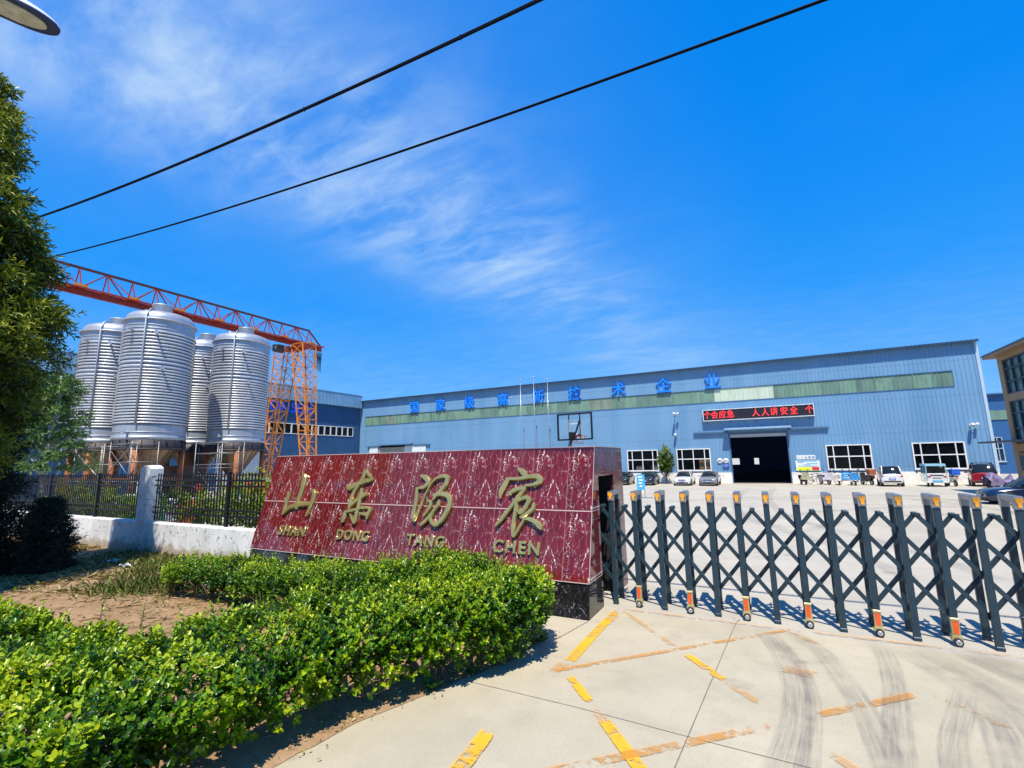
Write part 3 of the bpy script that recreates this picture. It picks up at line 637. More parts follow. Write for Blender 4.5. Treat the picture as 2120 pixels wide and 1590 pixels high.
# ------------------------------------------------------------------ folding gate
GS = M('gate_steel', (.020, .046, .068), .38, .25, var=.15, scale=5, bumps=.04, bscale=120, dirt=(.10, .10, .09), dirt_lo=.66, dirt_hi=.85)
GC = M('cap_silver', (.27, .29, .31), .32, .5, var=.1)
GO = M('reflector_orange', (.95, .36, .01), .28, var=.12, scale=20, coat=.4)
GRD = M('reflector_red', (.75, .09, .015), .18, var=.1, coat=.5)
GB = M('caster_gold', (.58, .50, .24), .35, .5, var=.12)
RUB = M('rubber', (.018, .018, .02), .75, var=.2)
RIM = M('rim_metal', (.55, .55, .56), .35, .6, var=.1)
GX0, GST, GYF, GYB, GH = -2.568, .4276, 8.861, 9.30, 1.998
gate = empty('folding_gate', (.4, 9.05, 0), 'dark blue folding lattice gate with orange reflectors across the driveway', 'gate')
first_post = {}
def post_parts(n):
    x = GX0+GST*n; cast = n % 2 == 1
    for row, y in (('f', GYF+.03), ('b', GYB)):
        zb = .34 if cast else .05
        mb = MB(); mb.box((x, y, (zb+1.84)/2), (.086, .058, 1.84-zb), None, 0, .006)
        if not cast: mb.box((x, y, .028), (.094, .070, .055), None, 0, .008)
        pst = mb.build('post', GS, gate)
        if cast:
            sgn = -1 if row == 'f' else 1
            cb = MB(); cb.box((x, y+sgn*.004, .345), (.098, .078, .035), None, 0, .006); cb.box((x, y, .225), (.088, .066, .21), None, 0, .008)
            cb.prism([(x-.050, .13), (x-.062, .085), (x-.050, .05), (x+.050, .05), (x+.062, .085), (x+.050, .13)], y-.040, y+.040, 'XZ')
            c = cb.build('caster', GB if row == 'f' else GS, gate)
            wb = MB(); wb.lathe([(.0, -.020), (.030, -.020), (.052, -.016), (.055, 0), (.052, .016), (.030, .020), (0, .020)], 18, (x, y+sgn*.056, .058), 'Y')
            w = wb.build('wheel', RUB, c)
            rb = MB(); rb.lathe([(0, -.004), (.030, -.004), (.034, .0), (.034, .012), (0, .012)], 14, (x, y+sgn*.080, .058), 'Y')
            for k in range(3):
                a = k*math.pi/3; rb.bar((x-.03*math.cos(a), y+sgn*.086, .058-.03*math.sin(a)), (x+.03*math.cos(a), y+sgn*.086, .058+.03*math.sin(a)), .010, .006, (0, 1, 0))
            rb.build('rim', RIM, c)
            if row == 'f':
                r2 = MB(); r2.prism([(x-.026, .155), (x+.026, .155), (x+.032, .315), (x-.032, .315)], y-.040, y-.034, 'XZ'); r2.build('reflector', GRD, c)
    mb = MB()
    # silver cap: two boots and a bridge
    for y in (GYF+.03, GYB):
        mb.prism([(x-.048, 1.825), (x+.048, 1.825), (x+.051, GH-.02), (x+.042, GH), (x-.042, GH), (x-.051, GH-.02)], y-.045, y+.045, 'XZ')
    mb.prism([(GYF+.075, 1.945), (GYF+.075, 1.995), (GYB-.045, 1.995), (GYB-.045, 1.945), (GYB-.085, 1.925), (GYF+.115, 1.925)], x-.048, x+.048, 'YZ')
    cap = mb.build('cap', GC, gate)
    sh = [(-.040, .135), (-.046, .120), (-.044, .085), (-.026, .062), (-.022, .012), (.022, .012), (.026, .062), (.044, .085), (.046, .120), (.040, .135)]
    rb = MB(); rb.prism([(x+u*.86, 1.838+v) for u, v in sh], GYF-.030, GYF-.016, 'XZ'); rb.build('reflector', GO, cap)
for n in range(-1, 16): post_parts(n)
def lattice(n, sgn, y):
    x0 = GX0+GST*(n+.5); L = 2.5*GST
    p = (x0, y, 1.70); q = (x0+sgn*L, y, .35)
    mb = MB(); mb.bar((p[0]-sgn*.02, y, 1.725), (q[0]+sgn*.015, y, .33), .030, .060, (0, 0, 1), 0, .004)
    mb.box((p[0], y, 1.70), (.06, .034, .05), None, 0, .008)
    for k in range(1, 5):
        t = k/5; mb.lathe([(0, -.022), (.016, -.022), (.016, .022), (0, .022)], 8, (p[0]+(q[0]-p[0])*t, y, p[2]+(q[2]-p[2])*t), 'Y')
    mb.build('lattice_bar', GS, gate)
for n in range(-3, 18):
    for sgn, y in ((1, GYF+.085), (-1, GYF+.26)):
        if n+.5+sgn*2.5 < -3.2 and sgn < 0: continue
        lattice(n, sgn, y)
for n in range(-1, 16):
    x0 = GX0+GST*(n+.5); mb = MB(); mb.tube([(x0, GYF+.05, 1.70), (x0, GYB-.05, 1.70)], .014, 8)
    for yy in (GYF+.085, GYF+.26): mb.box((x0, yy, 1.715), (.075, .05, .05), None, 0, .01)
    mb.build('pivot_rod', GS, gate)
# ------------------------------------------------------------------ boundary wall, pillar and railings
def plaster():
    m, nt, p, o = mat_base('white_plaster')
    co = objco(nt); sp = nn(nt, 'ShaderNodeSeparateXYZ'); nt.links.new(co, sp.inputs[0])
    a = noise_node(nt, co, 1.6, 6, .6); b = noise_node(nt, co, 8, 8, .72); c3 = noise_node(nt, mapped(nt, co, (1, 1, .25)), 5, 6, .65); c5 = noise_node(nt, co, 3.1, 8, .7)
    c = ramp(nt, a.outputs[0], [(.3, (.60, .62, .60)), (.7, (.80, .81, .80))]).outputs[0]
    c = mixc(nt, mrange(nt, c3.outputs[0], .50, .75, 0, .55), c, (.44, .44, .41))
    c = mixc(nt, mrange(nt, b.outputs[0], .585, .62), c, (.16, .14, .12))                     # chipped spots
    low = mrange(nt, mathn(nt, 'ADD', sp.outputs[2], mathn(nt, 'MULTIPLY', c5.outputs[0], .9)), .86, .62)
    c = mixc(nt, mathn(nt, 'MULTIPLY', low, .85), c, (.36, .27, .18))                        # peeled plaster near the ground
    nt.links.new(c, p.inputs['Base Color']); p.inputs['Roughness'].default_value = .85
    bump(nt, p, b.outputs[0], .35, .02); return m
PLA = plaster()
bw = empty('boundary_wall', (-17.2, 8.2, 0), 'low white plastered boundary wall with a round topped pillar and peeling base', 'wall')
mb = MB(); n = 80
for i in range(n):
    x0, x1 = -34+22.3*i/n, -34+22.3*(i+1)/n
    h0 = .955+.012*mnoise.noise(Vector((x0*1.3, 0, 0))); h1 = .955+.012*mnoise.noise(Vector((x1*1.3, 0, 0)))
    for (y0, z0, Z0), (y1, z1, Z1) in zip([(8.05, 0, 0), (8.05, h0-.03, h1-.03), (8.09, h0, h1), (8.31, h0, h1), (8.35, h0-.03, h1-.03)], [(8.05, h0-.03, h1-.03), (8.09, h0, h1), (8.31, h0, h1), (8.35, h0-.03, h1-.03), (8.35, 0, 0)]):
        mb.quad((x0, y0, z0), (x1, y0, Z0), (x1, y1, Z1), (x0, y1, z1))
mb.build('wall_base', PLA, bw)
mb = MB()
px0, px1, py0, py1 = -17.50, -16.92, 8.02, 8.40
arch = [(px0, 0.004), (px0, 2.56)]+[(px0+(px1-px0)*k/10, 2.56+.11*math.sin(math.pi*k/10)**.8) for k in range(1, 10)]+[(px1, 2.56), (px1, .004)]
mb.prism(arch, py0, py1, 'XZ'); mb.build('pillar', PLA, bw)
BLKS = M('railing_black', (.006, .007, .010), .5, .0, var=.25, scale=6)
def railing(x0, x1, label, posts):
    r = empty('railing', ((x0+x1)/2, 8.2, .95), label, 'railing')
    mb = MB()
    for z, h in ((2.20, .05), (2.045, .05), (1.385, .05), (1.235, .05)): mb.span((x0, 8.18, z-h/2), (x1, 8.22, z+h/2), 0, .004)
    mb.build('rail', BLKS, r)
    k = int((x1-x0)/.135); mb = MB()
    for i in range(1, k):
        x = x0+(x1-x0)*i/k
        mb.box((x, 8.2, 1.67), (.026, .026, 1.34)); 
        mb.add([(x-.022, 8.178, 2.34), (x+.022, 8.178, 2.34), (x+.022, 8.222, 2.34), (x-.022, 8.222, 2.34), (x, 8.2, 2.44)], [(0, 1, 4), (1, 2, 4), (2, 3, 4), (3, 0, 4), (3, 2, 1, 0)])
    mb.build('pickets', BLKS, r)
    for x in posts:
        mb = MB(); mb.box((x, 8.2, 1.68), (.085, .085, 1.44), None, 0, .006); mb.box((x, 8.2, 2.42), (.11, .11, .04), None, 0, .01); mb.build('post', BLKS, r)
railing(-16.90, -11.62, 'black spiked railing between the white pillar and the red sign wall', (-13.15,))
railing(-30.0, -17.52, 'black spiked railing on the low wall left of the white pillar', (-20.55, -24.3, -28))

# ------------------------------------------------------------------ steel tanks
def steel(name, col, rough, weld=True):
    m, nt, p, o = mat_base(name)
    co = objco(nt); a = noise_node(nt, mapped(nt, co, (1, 1, .35)), 1.4, 6, .6); b = noise_node(nt, mapped(nt, co, (1, 1, 6)), 3.0, 6, .65); s = noise_node(nt, mapped(nt, co, (3, 3, .25)), 2.2, 7, .7)
    c = ramp(nt, a.outputs[0], [(.3, tuple(x*.82 for x in col)), (.7, tuple(min(1, x*1.12) for x in col))]).outputs[0]
    c = mixc(nt, mrange(nt, s.outputs[0], .58, .80, 0, .45), c, tuple(x*.45 for x in col))
    c = mixc(nt, mrange(nt, b.outputs[0], .60, .80, 0, .4), c, (.62, .62, .63))
    nt.links.new(c, p.inputs['Base Color']); p.inputs['Metallic'].default_value = .45
    nt.links.new(mrange(nt, b.outputs[0], .3, .7, rough*.75, rough*1.3, False), p.inputs['Roughness'])
    return m
ST = steel('stainless', (.40, .44, .50), .46); ST2 = steel('stainless_coil', (.60, .63, .67), .40); GAP_SHADE = M('gap_shade', (.07, .075, .085), .7, var=.4, scale=4)  # last one: dark colour standing in for shade between the coils
PRI = M('primer_black', (.028, .024, .03), .6, var=.4, scale=2.5, dirt=(.20, .08, .03))
CONE = M('cone_steel', (.26, .19, .13), .45, .6, var=.35, scale=2.5, stretch=(1, 1, .2), dirt=(.16, .10, .07), dirt_lo=.5, dirt_hi=.8)
RUST = M('leg_primer_red', (.36, .115, .035), .7, var=.35, scale=3, dirt=(.10, .05, .03))
TR_ = 1.78
def tank(x, y, label, man=( .25, -.1), front=0.0, pipes=True):
    t = empty('storage_tank', (x, y, 0), label, 'tank', 'upright steel tanks under the gantry crane')
    c = (x, y, 0)
    mb = MB(); mb.lathe([(TR_, 4.20), (TR_, 11.35), (TR_*.99, 11.52), (TR_*.955, 11.68), (TR_*.88, 11.82), (TR_*.72, 11.93), (TR_*.45, 12.0), (0, 12.03)], 56, c); mb.build('shell', ST, t)
    # half-pipe coils in three groups
    for z0, z1, k in ((9.15, 10.55, 8), (5.15, 8.25, 19), (8.45, 8.95, 3)):
        mb = MB()
        for i in range(k):
            z = z0+(z1-z0)*i/(k-1)
            mb.lathe([(TR_-.005, z-.050), (TR_+.04, z-.046), (TR_+.068, z-.022), (TR_+.068, z+.020), (TR_+.04, z+.042), (TR_-.005, z+.050)], 56, c)
        mb.build('coil', ST2, t)
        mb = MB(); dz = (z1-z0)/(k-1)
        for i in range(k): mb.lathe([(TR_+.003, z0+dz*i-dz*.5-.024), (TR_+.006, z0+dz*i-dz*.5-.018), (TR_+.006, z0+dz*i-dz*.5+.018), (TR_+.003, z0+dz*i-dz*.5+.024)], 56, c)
        mb.build('shade_ring', GAP_SHADE, t)  # added thin dark rings, painted shade in the gaps between coils
    mb = MB()
    for z, w, o in ((11.30, .045, .12), (10.95, .02, .03), (10.75, .02, .03), (4.30, .12, .03), (4.62, .025, .02)): mb.lathe([(TR_-.005, z-w), (TR_+o, z-w), (TR_+o, z+w), (TR_-.005, z+w)], 56, c)
    mb.build('rim', ST, t)
    mb = MB(); mx, my = x+man[0], y+man[1]
    mb.lathe([(.50, 11.9), (.50, 12.48), (.54, 12.48), (.54, 12.56), (.0, 12.58)], 28, (mx, my, 0)); 
    for k in range(3): mb.lathe([(.09, 11.8), (.09, 12.35+.1*k), (0, 12.35+.1*k)], 10, (x-.8+.15*k, y-.5+.6*k, 0))
    mb.build('manway', ST, t)
    mb = MB(); mb.lathe([(TR_+.03, 3.72), (TR_+.03, 4.195), (TR_-.25, 4.195), (TR_-.25, 3.72), (TR_+.03, 3.72)], 48, c)
    for k in range(20):
        a = k*2*math.pi/20; mb.bar((x+(TR_+.05)*math.cos(a), y+(TR_+.05)*math.sin(a), 3.72), (x+(TR_+.05)*math.cos(a), y+(TR_+.05)*math.sin(a), 4.16), .03, .03)
    mb.lathe([(TR_+.0, 3.60), (TR_+.10, 3.60), (TR_+.10, 3.70), (TR_+.0, 3.70)], 48, c)
    mb.build('skirt', PRI, t)
    mb = MB(); mb.lathe([(TR_-.22, 3.72), (.28, 1.80), (.22, 1.55), (0, 1.55)], 40, c)
    for k in range(20):
        a = k*2*math.pi/20; mb.bar((x+(TR_-.20)*math.cos(a), y+(TR_-.20)*math.sin(a), 3.70), (x+.30*math.cos(a), y+.30*math.sin(a), 1.82), .03, .02)
    mb.build('cone', CONE, t)
    for k in range(4):
        a = math.pi/4+k*math.pi/2+front
        lx, ly = x+(TR_-.05)*math.cos(a), y+(TR_-.05)*math.sin(a)
        mb = MB(); mb.tube([(lx, ly, 0), (lx, ly, 3.60)], .155, 14); mb.box((lx, ly, .03), (.5, .5, .06)); mb.build('leg', RUST, t)
    mb = MB()
    for k in range(4):
        a = math.pi/4+k*math.pi/2+front; b = a+math.pi/2
        mb.bar((x+(TR_-.05)*math.cos(a), y+(TR_-.05)*math.sin(a), 1.95), (x+(TR_-.05)*math.cos(b), y+(TR_-.05)*math.sin(b), 1.95), .12, .16)
    mb.build('tie_beam', RUST, t)
    # riser pipe and small fittings facing the yard
    mb = MB(); ca = R(-52)+front*.2
    def on(a, z, r=.12): return (x+(TR_+r)*math.cos(a), y+(TR_+r)*math.sin(a), z)
    a0 = R(-48); mb.tube([(x+.9*math.cos(a0), y+.9*math.sin(a0), 12.05), (x+1.45*math.cos(a0), y+1.45*math.sin(a0), 12.0), on(a0, 11.5), on(a0, 5.0)], .045, 8)
    for z in (6, 7.5, 9.2, 10.6): mb.bar(on(a0, z, -.02), on(a0, z, .14), .05, .04)
    for a, z, l in ((R(-70), 10.55, .42), (R(-30), 10.35, .5), (R(-18), 8.3, .34), (R(-60), 4.55, .4)):
        p, q = on(a, z, -.02), on(a, z+.05, l); mb.tube([p, q], .06, 8); q2 = on(a, z+.05, l+.03); mb.tube([q, q2], .11, 10)
    mb.build('pipe', ST, t)
    return t
tank(-32.5, 15.2, 'tall ribbed steel tank nearest the fence and largest of the four', (.15, -.1))
tank(-32.9, 20.75, 'ribbed steel tank standing nearest the red sign wall, white cone in view', (.1, .15), .3)
tank(-37.7, 15.1, 'leftmost ribbed steel tank beside the dark green tree', (-.1, .1))
tank(-37.0, 20.35, 'ribbed steel tank mostly hidden between two nearer tanks', (.2, .1))

# ------------------------------------------------------------------ scaffolding
TUBE = M('scaffold_tube', (.25, .255, .255), .45, .6, var=.25, scale=6, dirt=(.25, .16, .10))
def scaffold(x0, x1, y, h, label, lvls, brace):
    s = empty('scaffold', ((x0+x1)/2, y+.6, 0), label, 'scaffold', 'scaffold frames in front of the tanks')
    for x in (x0, x1):
        mb = MB()
        for yy in (y, y+1.2): mb.tube([(x, yy, 0), (x, yy, h)], .024, 6)
        for z in lvls: mb.tube([(x, y, z), (x, y+1.2, z)], .02, 6)
        mb.build('end_frame', TUBE, s)
    mb = MB()
    for z in lvls:
        for yy in (y, y+1.2): mb.tube([(x0, yy, z), (x1, yy, z)], .02, 6)
    mb.build('ledger', TUBE, s)
    mb = MB()
    for a, b, c_, d, r in brace: mb.tube([(x0+(x1-x0)*a, y-.04, b), (x0+(x1-x0)*c_, y-.04, d)], r, 6)
    mb.build('brace', TUBE, s)
scaffold(-34.2, -30.9, 12.4, 3.9, 'left scaffold frame with a long pale brace below the largest tank', (1.0, 1.9, 2.8, 3.75), [(0, 3.6, .95, 2.1, .04), (0, 2.2, 1, 3.4, .018)])
scaffold(-30.5, -28.3, 12.5, 3.95, 'middle scaffold frame below the largest tank with crossed braces', (1.0, 1.9, 2.9, 3.85), [(0, 2.3, 1.05, 3.8, .035), (0, 3.6, 1, 2.2, .018)])
scaffold(-36.6, -34.6, 12.6, 3.9, 'scaffold frame under the leftmost tank behind the small light tree', (1.0, 1.9, 2.8, 3.75), [(0, 1.2, 1, 2.6, .018)])
scaffold(-31.6, -29.4, 17.6, 3.8, 'scaffold frame deep between the two rows of tanks', (.9, 1.7, 2.5, 3.4), [(0, .9, 1, 2.4, .018), (0, 2.4, 1, .9, .018)])
scaffold(-27.6, -25.2, 15.2, 3.9, 'ladder-like scaffold frame between the two front tanks', (.9, 1.5, 2.1, 2.7, 3.3, 3.85), [(.5, 2.2, 1, 3.7, .02)])

# ------------------------------------------------------------------ gantry crane
CR = M('crane_red', (.36, .040, .018), .5, .1, var=.25, scale=2, dirt=(.20, .06, .03), dirt_lo=.62, dirt_hi=.85)
CO = M('crane_orange', (.72, .25, .02), .5, .1, var=.2, scale=2, dirt=(.30, .10, .03), dirt_lo=.6, dirt_hi=.8)
CDK = M('crane_dark', (.05, .05, .055), .5, .2)
gx, gz0, gz1 = -44.0, 15.75, 17.5
cr = empty('gantry_crane', (gx, 24, 0), 'red and orange lattice gantry crane spanning over the steel tanks', 'crane')
y0, y1 = 4.6, 35.3
mb = MB(); mb.bar((gx, y0, gz1), (gx, y1, gz1), .17, .17); mb.bar((gx, y1, gz1), (gx, 37.0, 15.95), .12, .12); mb.build('top_chord', M('crane_shaded_red', (.09, .022, .015), .6, var=.4), cr)  # top chord's shadow is put into its darker red
mb = MB()
for s in (-.62, .62): mb.bar((gx+s, y0, gz0+.1), (gx+s, 37.0, gz0+.1), .11, .11)
mb.build('chord', CR, cr)
mb = MB()                                             # I-beam rail under the truss
mb.span((gx-.12, y0, gz0-.34), (gx+.12, 37.1, gz0-.30)); mb.span((gx-.03, y0, gz0-.30), (gx+.03, 37.1, gz0+.12)); mb.span((gx-.16, y0, gz0+.12), (gx+.16, 37.1, gz0+.16))
mb.build('girder_beam', CR, cr)
mb = MB(); nP = 18; dyp = (y1-y0)/nP
for i in range(nP+1):
    y = y0+dyp*i
    for s in (-.62, .62):
        mb.bar((gx+s, y, gz0+.1), (gx, y, gz1), .07, .07)
        if i < nP:
            if i % 2 == 0: mb.bar((gx+s, y, gz0+.1), (gx, y+dyp, gz1), .07, .07)
            else: mb.bar((gx, y, gz1), (gx+s, y+dyp, gz0+.1), .07, .07)
    mb.bar((gx-.62, y, gz0+.1), (gx+.62, y, gz0+.1), .07, .07)
    if i < nP: mb.bar((gx-.62, y, gz0+.1), (gx+.62, y+dyp, gz0+.1), .05, .05)
mb.build('truss_web', CR, cr)
for i in range(0, nP+1, 2):
    y = y0+dyp*i; mb = MB(); mb.box((gx, y, gz0+.2), (1.1, .9, .05)); mb.box((gx+.64, y, gz0+.22), (.04, .8, .22)); mb.build('gusset_plate', CO, cr)
def crane_leg(yc, xt, xb, wt, wb, dpt, name, m):
    H = 15.35; mb = MB(); k = 13
    def corner(t, sx, sy):
        x = xb+(xt-xb)*t+sx*(wb+(wt-wb)*t)/2; return (x, yc+sy*(dpt*(.55+.45*t))/2, .25+(H-.25)*t)
    for sx in (-1, 1):
        for sy in (-1, 1): mb.bar(corner(0, sx, sy), corner(1, sx, sy), .10, .10)
    for i in range(k+1):
        t = i/k
        for sy in (-1, 1): mb.bar(corner(t, -1, sy), corner(t, 1, sy), .06, .06)
        for sx in (-1, 1): mb.bar(corner(t, sx, -1), corner(t, sx, 1), .06, .06)
        if i < k:
            t2 = (i+1)/k; a = 1 if i % 2 else -1
            for sy in (-1, 1):
                mb.bar(corner(t, a, sy), corner(t2, -a, sy), .05, .05)
                if i > 7: mb.bar(corner(t, -a, sy), corner(t2, a, sy), .05, .05)
            for sx in (-1, 1): mb.bar(corner(t, sx, a), corner(t2, sx, -a), .05, .05)
        if i in (9, 10, 11):
            c = [(p+q)/2 for p, q in zip(corner(t+.5/k, -1, -1), corner(t+.5/k, 1, -1))]; mb.box(c, (.34, .06, .34), Matrix.Rotation(R(45), 3, 'Y'))
    mb.build(name, m, cr)
for yc in (33.7, 9.4):
    crane_leg(yc, -45.45, -47.45, 1.75, .85, 1.7, 'leg', CO); crane_leg(yc, -42.75, -40.75, 1.75, .85, 1.7, 'leg', CO)
    mb = MB(); mb.span((-48.2, yc-.3, 0.02), (-40.0, yc+.3, .26)); mb.build('end_carriage', CO, cr)
    mb = MB(); mb.box((gx, yc, 15.15), (4.4, 1.6, .12)); mb.box((gx, yc, 15.0), (.9, 1.0, .3)); mb.build('saddle_plate', CR, cr)
mb = MB(); mb.box((gx, 31.6, 14.8), (.8, .9, .6), None, 0, .08); mb.lathe([(0, -.5), (.28, -.5), (.28, .5), (0, .5)], 16, (gx, 31.6, 14.55), 'Y'); mb.build('hoist', CDK, cr)
CAB = M('cable_black', (.003, .003, .005), .9, spec=.1)
mb = MB()
for k in range(6):
    yy = 36.2+.16*k; mb.tube([(gx, yy, 15.3), (gx+.05, yy+.03, 14.2-.15*k), (gx, yy+.08, 13.5-.1*k), (gx-.04, yy+.12, 14.2), (gx, yy+.15, 15.3)], .03, 5)
mb.build('hanging_cable', CAB, cr)

# ------------------------------------------------------------------ dark blue workshop on the left
NAVY = M('navy_cladding', (.020, .085, .21), .45, .0, var=.10, scale=.6, bumps=.05, bscale=3)
FASC = M('fascia_blue', (.17, .34, .50), .45, .0, var=.10, scale=.8)
WHF = M('white_frame', (.78, .79, .80), .45, var=.06)
PANE = glass('window_glass', (.006, .009, .013), .05, .86, .28)
ROOF = M('roof_sheet', (.16, .26, .36), .5, var=.15)
fx = -52.0
wb_ = empty('workshop', (-57, 27, 0), 'dark navy workshop with pale blue fascia behind the tanks and crane', 'building')
mb = MB()
def ribx(mb, x, ya, yb, za, zb, pitch=.30, dep=.03, out=1):
    n = max(1, int(round((yb-ya)/pitch))); p = (yb-ya)/n
    prof = []
    for i in range(n): prof += [(ya+p*i, 0), (ya+p*(i+.72), 0), (ya+p*(i+.78), dep), (ya+p*(i+.94), dep)]
    prof.append((yb, 0))
    for (a, da), (b, db) in zip(prof, prof[1:]): mb.quad((x+da*out, a, za), (x+db*out, b, za), (x+db*out, b, zb), (x+da*out, a, zb))
def riby(mb, y, xa, xb, za, zb, pitch=.30, dep=.03, ph=None):
    n = max(1, int(round((xb-xa)/pitch))); p = (xb-xa)/n; prof = []
    for i in range(n): prof += [(xa+p*i, 0), (xa+p*(i+.72), 0), (xa+p*(i+.78), dep), (xa+p*(i+.94), dep)]
    prof.append((xb, 0))
    for (a, da), (b, db) in zip(prof, prof[1:]): mb.quad((a, y-da, za), (b, y-db, za), (b, y-db, zb), (a, y-da, zb))
WY0, WY1 = 2.0, 51.2
ribx(mb, fx, WY0, WY1, 7.75, 10.6); ribx(mb, fx, 50.1, WY1, 6.40, 7.75); ribx(mb, fx, WY0, WY1, 5.0, 6.40); ribx(mb, fx, WY0, 31.0, 0, 5.0); ribx(mb, fx, 36.2, WY1, 0, 5.0)
mb.span((-64, WY0, 0), (-63.9, WY1, 12.3)); mb.span((-63.9, WY0, 0), (fx-.05, WY0+.1, 12.3)); mb.span((-63.9, WY1-.1, 0), (fx-.05, WY1, 12.3))
mb.build('wall', NAVY, wb_)
mb = MB(); ribx(mb, fx+.45, WY0-.3, WY1, 10.62, 12.40, .6, .02); mb.quad((fx-.02, WY0-.3, 10.62), (fx+.45, WY0-.3, 10.62), (fx+.45, WY1, 10.62), (fx-.02, WY1, 10.62)); mb.quad((fx-.3, WY0-.3, 12.4), (fx+.45, WY0-.3, 12.4), (fx+.45, WY1, 12.4), (fx-.3, WY1, 12.4))
mb.span((fx+.40, WY0-.3, 12.401), (fx+.50, WY1, 12.47)); mb.quad((fx-.02, WY1, 10.62), (fx+.45, WY1, 10.62), (fx+.45, WY1, 12.40), (fx-.02, WY1, 12.40)); mb.build('fascia', FASC, wb_)
mb = MB(); mb.quad((-64, WY0, 12.3), (fx-.3, WY0, 12.3), (fx-.3, WY1, 12.3), (-64, WY1, 12.3)); mb.build('roof', ROOF, wb_)
k = 0; wy = 14.3
while wy < 50.05:
    wf = MB(); w = .98
    for (a, b) in (((wy, 6.42), (wy+w, 6.50)), ((wy, 7.66), (wy+w, 7.74))): wf.span((fx-.04, a[0], a[1]), (fx+.06, b[0], b[1]))
    wf.span((fx-.04, wy, 6.501), (fx+.06, wy+.07, 7.659)); wf.span((fx-.04, wy+w-.07, 6.501), (fx+.06, wy+w, 7.659))
    f = wf.build('window', WHF, wb_); pn = MB(); pn.quad((fx+.01, wy+.06, 6.5), (fx+.01, wy+w-.06, 6.5), (fx+.01, wy+w-.06, 7.66), (fx+.01, wy+.06, 7.66)); pn.build('pane', PANE, f)
    wy += 1.022
mb = MB(); ribx(mb, fx+.02, 31.0, 36.2, .02, 4.98, .5, .02); mb.build('door', M('pale_shutter', (.52, .60, .68), .5, var=.08), wb_)
mb = MB(); mb.span((fx+.0, 30.6, 5.02), (fx+1.0, 36.6, 5.16)); mb.build('canopy', WHF, wb_)
LB = M('letter_blue', (.02, .16, .95), .4, var=.08, coat=.2)
tl = text_mesh('TONSEN', 1.75, .06, .03, LB, 'lettering', (fx+.12, 38.9, 9.66), FACE_PX, wb_, spacing=1.12)
ys = [v.co.y for v in tl.data.vertices]; kk = 7.2/(max(ys)-min(ys)); cy_ = (max(ys)+min(ys))/2
for v in tl.data.vertices: v.co.y = (v.co.y-cy_)*kk+38.95-ORG[wb_.name].y
mb = MB(); mb.box((fx+.2, 24.6, 2.0), (.12, 2.2, 3.6)); mb.build('white_doorway', WHF, wb_)
mb = MB(); mb.box((fx+.3, 24.6, 1.9), (.10, 1.2, 3.2)); mb.build('door_leaf', M('door_dark', (.03, .06, .11), .4), wb_)
# small things standing in the tank yard
GRN = M('bin_green', (.012, .30, .07), .4, var=.15); REDP = M('barrel_red', (.55, .03, .03), .45, var=.15); WHT = M('tarp_white', (.70, .72, .74), .6, var=.12); YEL = M('post_yellow', (.78, .50, .03), .5, var=.1); BLU = M('crate_blue', (.03, .12, .40), .5); ORR = M('crate_orange', (.62, .12, .03), .5, var=.15)
b = empty('skip_bin', (-24.5, 11.4, 0), 'green ribbed skip bin behind the railing left of the white pillar', 'bin')
mb = MB(); mb.prism([(-25.3, .12), (-23.75, .12), (-23.6, 1.34), (-25.45, 1.34)], 10.9, 11.9, 'XZ')
for k in range(6): mb.bar((-25.3+.3*k, 10.87, .14), (-25.38+.32*k, 10.87, 1.3), .06, .06)
mb.build('body', GRN, b); mb = MB(); mb.span((-25.52, 10.84, 1.342), (-23.54, 11.96, 1.42)); mb.build('lid', M('bin_lid', (.6, .66, .62), .5), b)
for i, xx in enumerate((-22.25, -21.6)):
    b = empty('barrel', (xx, 12.1, 0), ('red barrel under the tanks, the one nearer the white pillar', 'red barrel under the tanks, the one farther from the white pillar')[i], 'barrel', 'red barrels')
    mb = MB(); mb.lathe([(0, .02), (.29, .02), (.30, .3), (.315, .33), (.30, .36), (.30, .62), (.315, .65), (.30, .68), (.29, 1.25), (0, 1.25)], 20, (xx, 12.1, 0)); mb.build('body', REDP, b)
    mb = MB(); mb.lathe([(.295, 1.251), (.31, 1.251), (.31, 1.28), (0, 1.285)], 20, (xx, 12.1, 0)); mb.build('lid', WHT, b)
b = empty('warning_post', (-21.3, 12.0, 0), 'red ball topped post behind the railing', 'post')
mb = MB(); mb.tube([(-21.3, 12, 0), (-21.3, 12, 1.6)], .03, 8); mb.build('shaft', TUBE, b); mb = MB(); mb.lathe([(0, 1.56), (.10, 1.60), (.15, 1.72), (.10, 1.84), (0, 1.88)], 14, (-21.3, 12, 0)); mb.build('ball', REDP, b)
for i, (x, y, w, d, h, m_, lb) in enumerate([(-20.1, 14.2, 1.3, .9, .5, ORR, 'orange steel crate stacked on a pale pallet left of the sign wall'), (-25.0, 17.0, 1.4, 1.0, 1.0, BLU, 'blue steel crate under the front tank beside the ladder scaffold')]):
    z0 = 1.35 if i == 0 else .1
    b = empty('steel_crate', (x, y, z0), lb, 'crate'); mb = MB()
    mb.span((x-w/2, y-d/2, z0), (x+w/2, y+d/2, z0+.06)); 
    for sx in (-1, 1): mb.box((x+sx*w/2, y, z0+h/2), (.06, d, h)); mb.box((x, y+sx*d/2, z0+h/2), (w, .06, h-.01))
    mb.build('body', m_, b)
    for sx in (-1, 1):
        for sy in (-1, 1): mb = MB(); mb.box((x+sx*w/2, y+sy*d/2, z0+h/2), (.10, .10, h+.1)); mb.build('corner_post', m_, b)
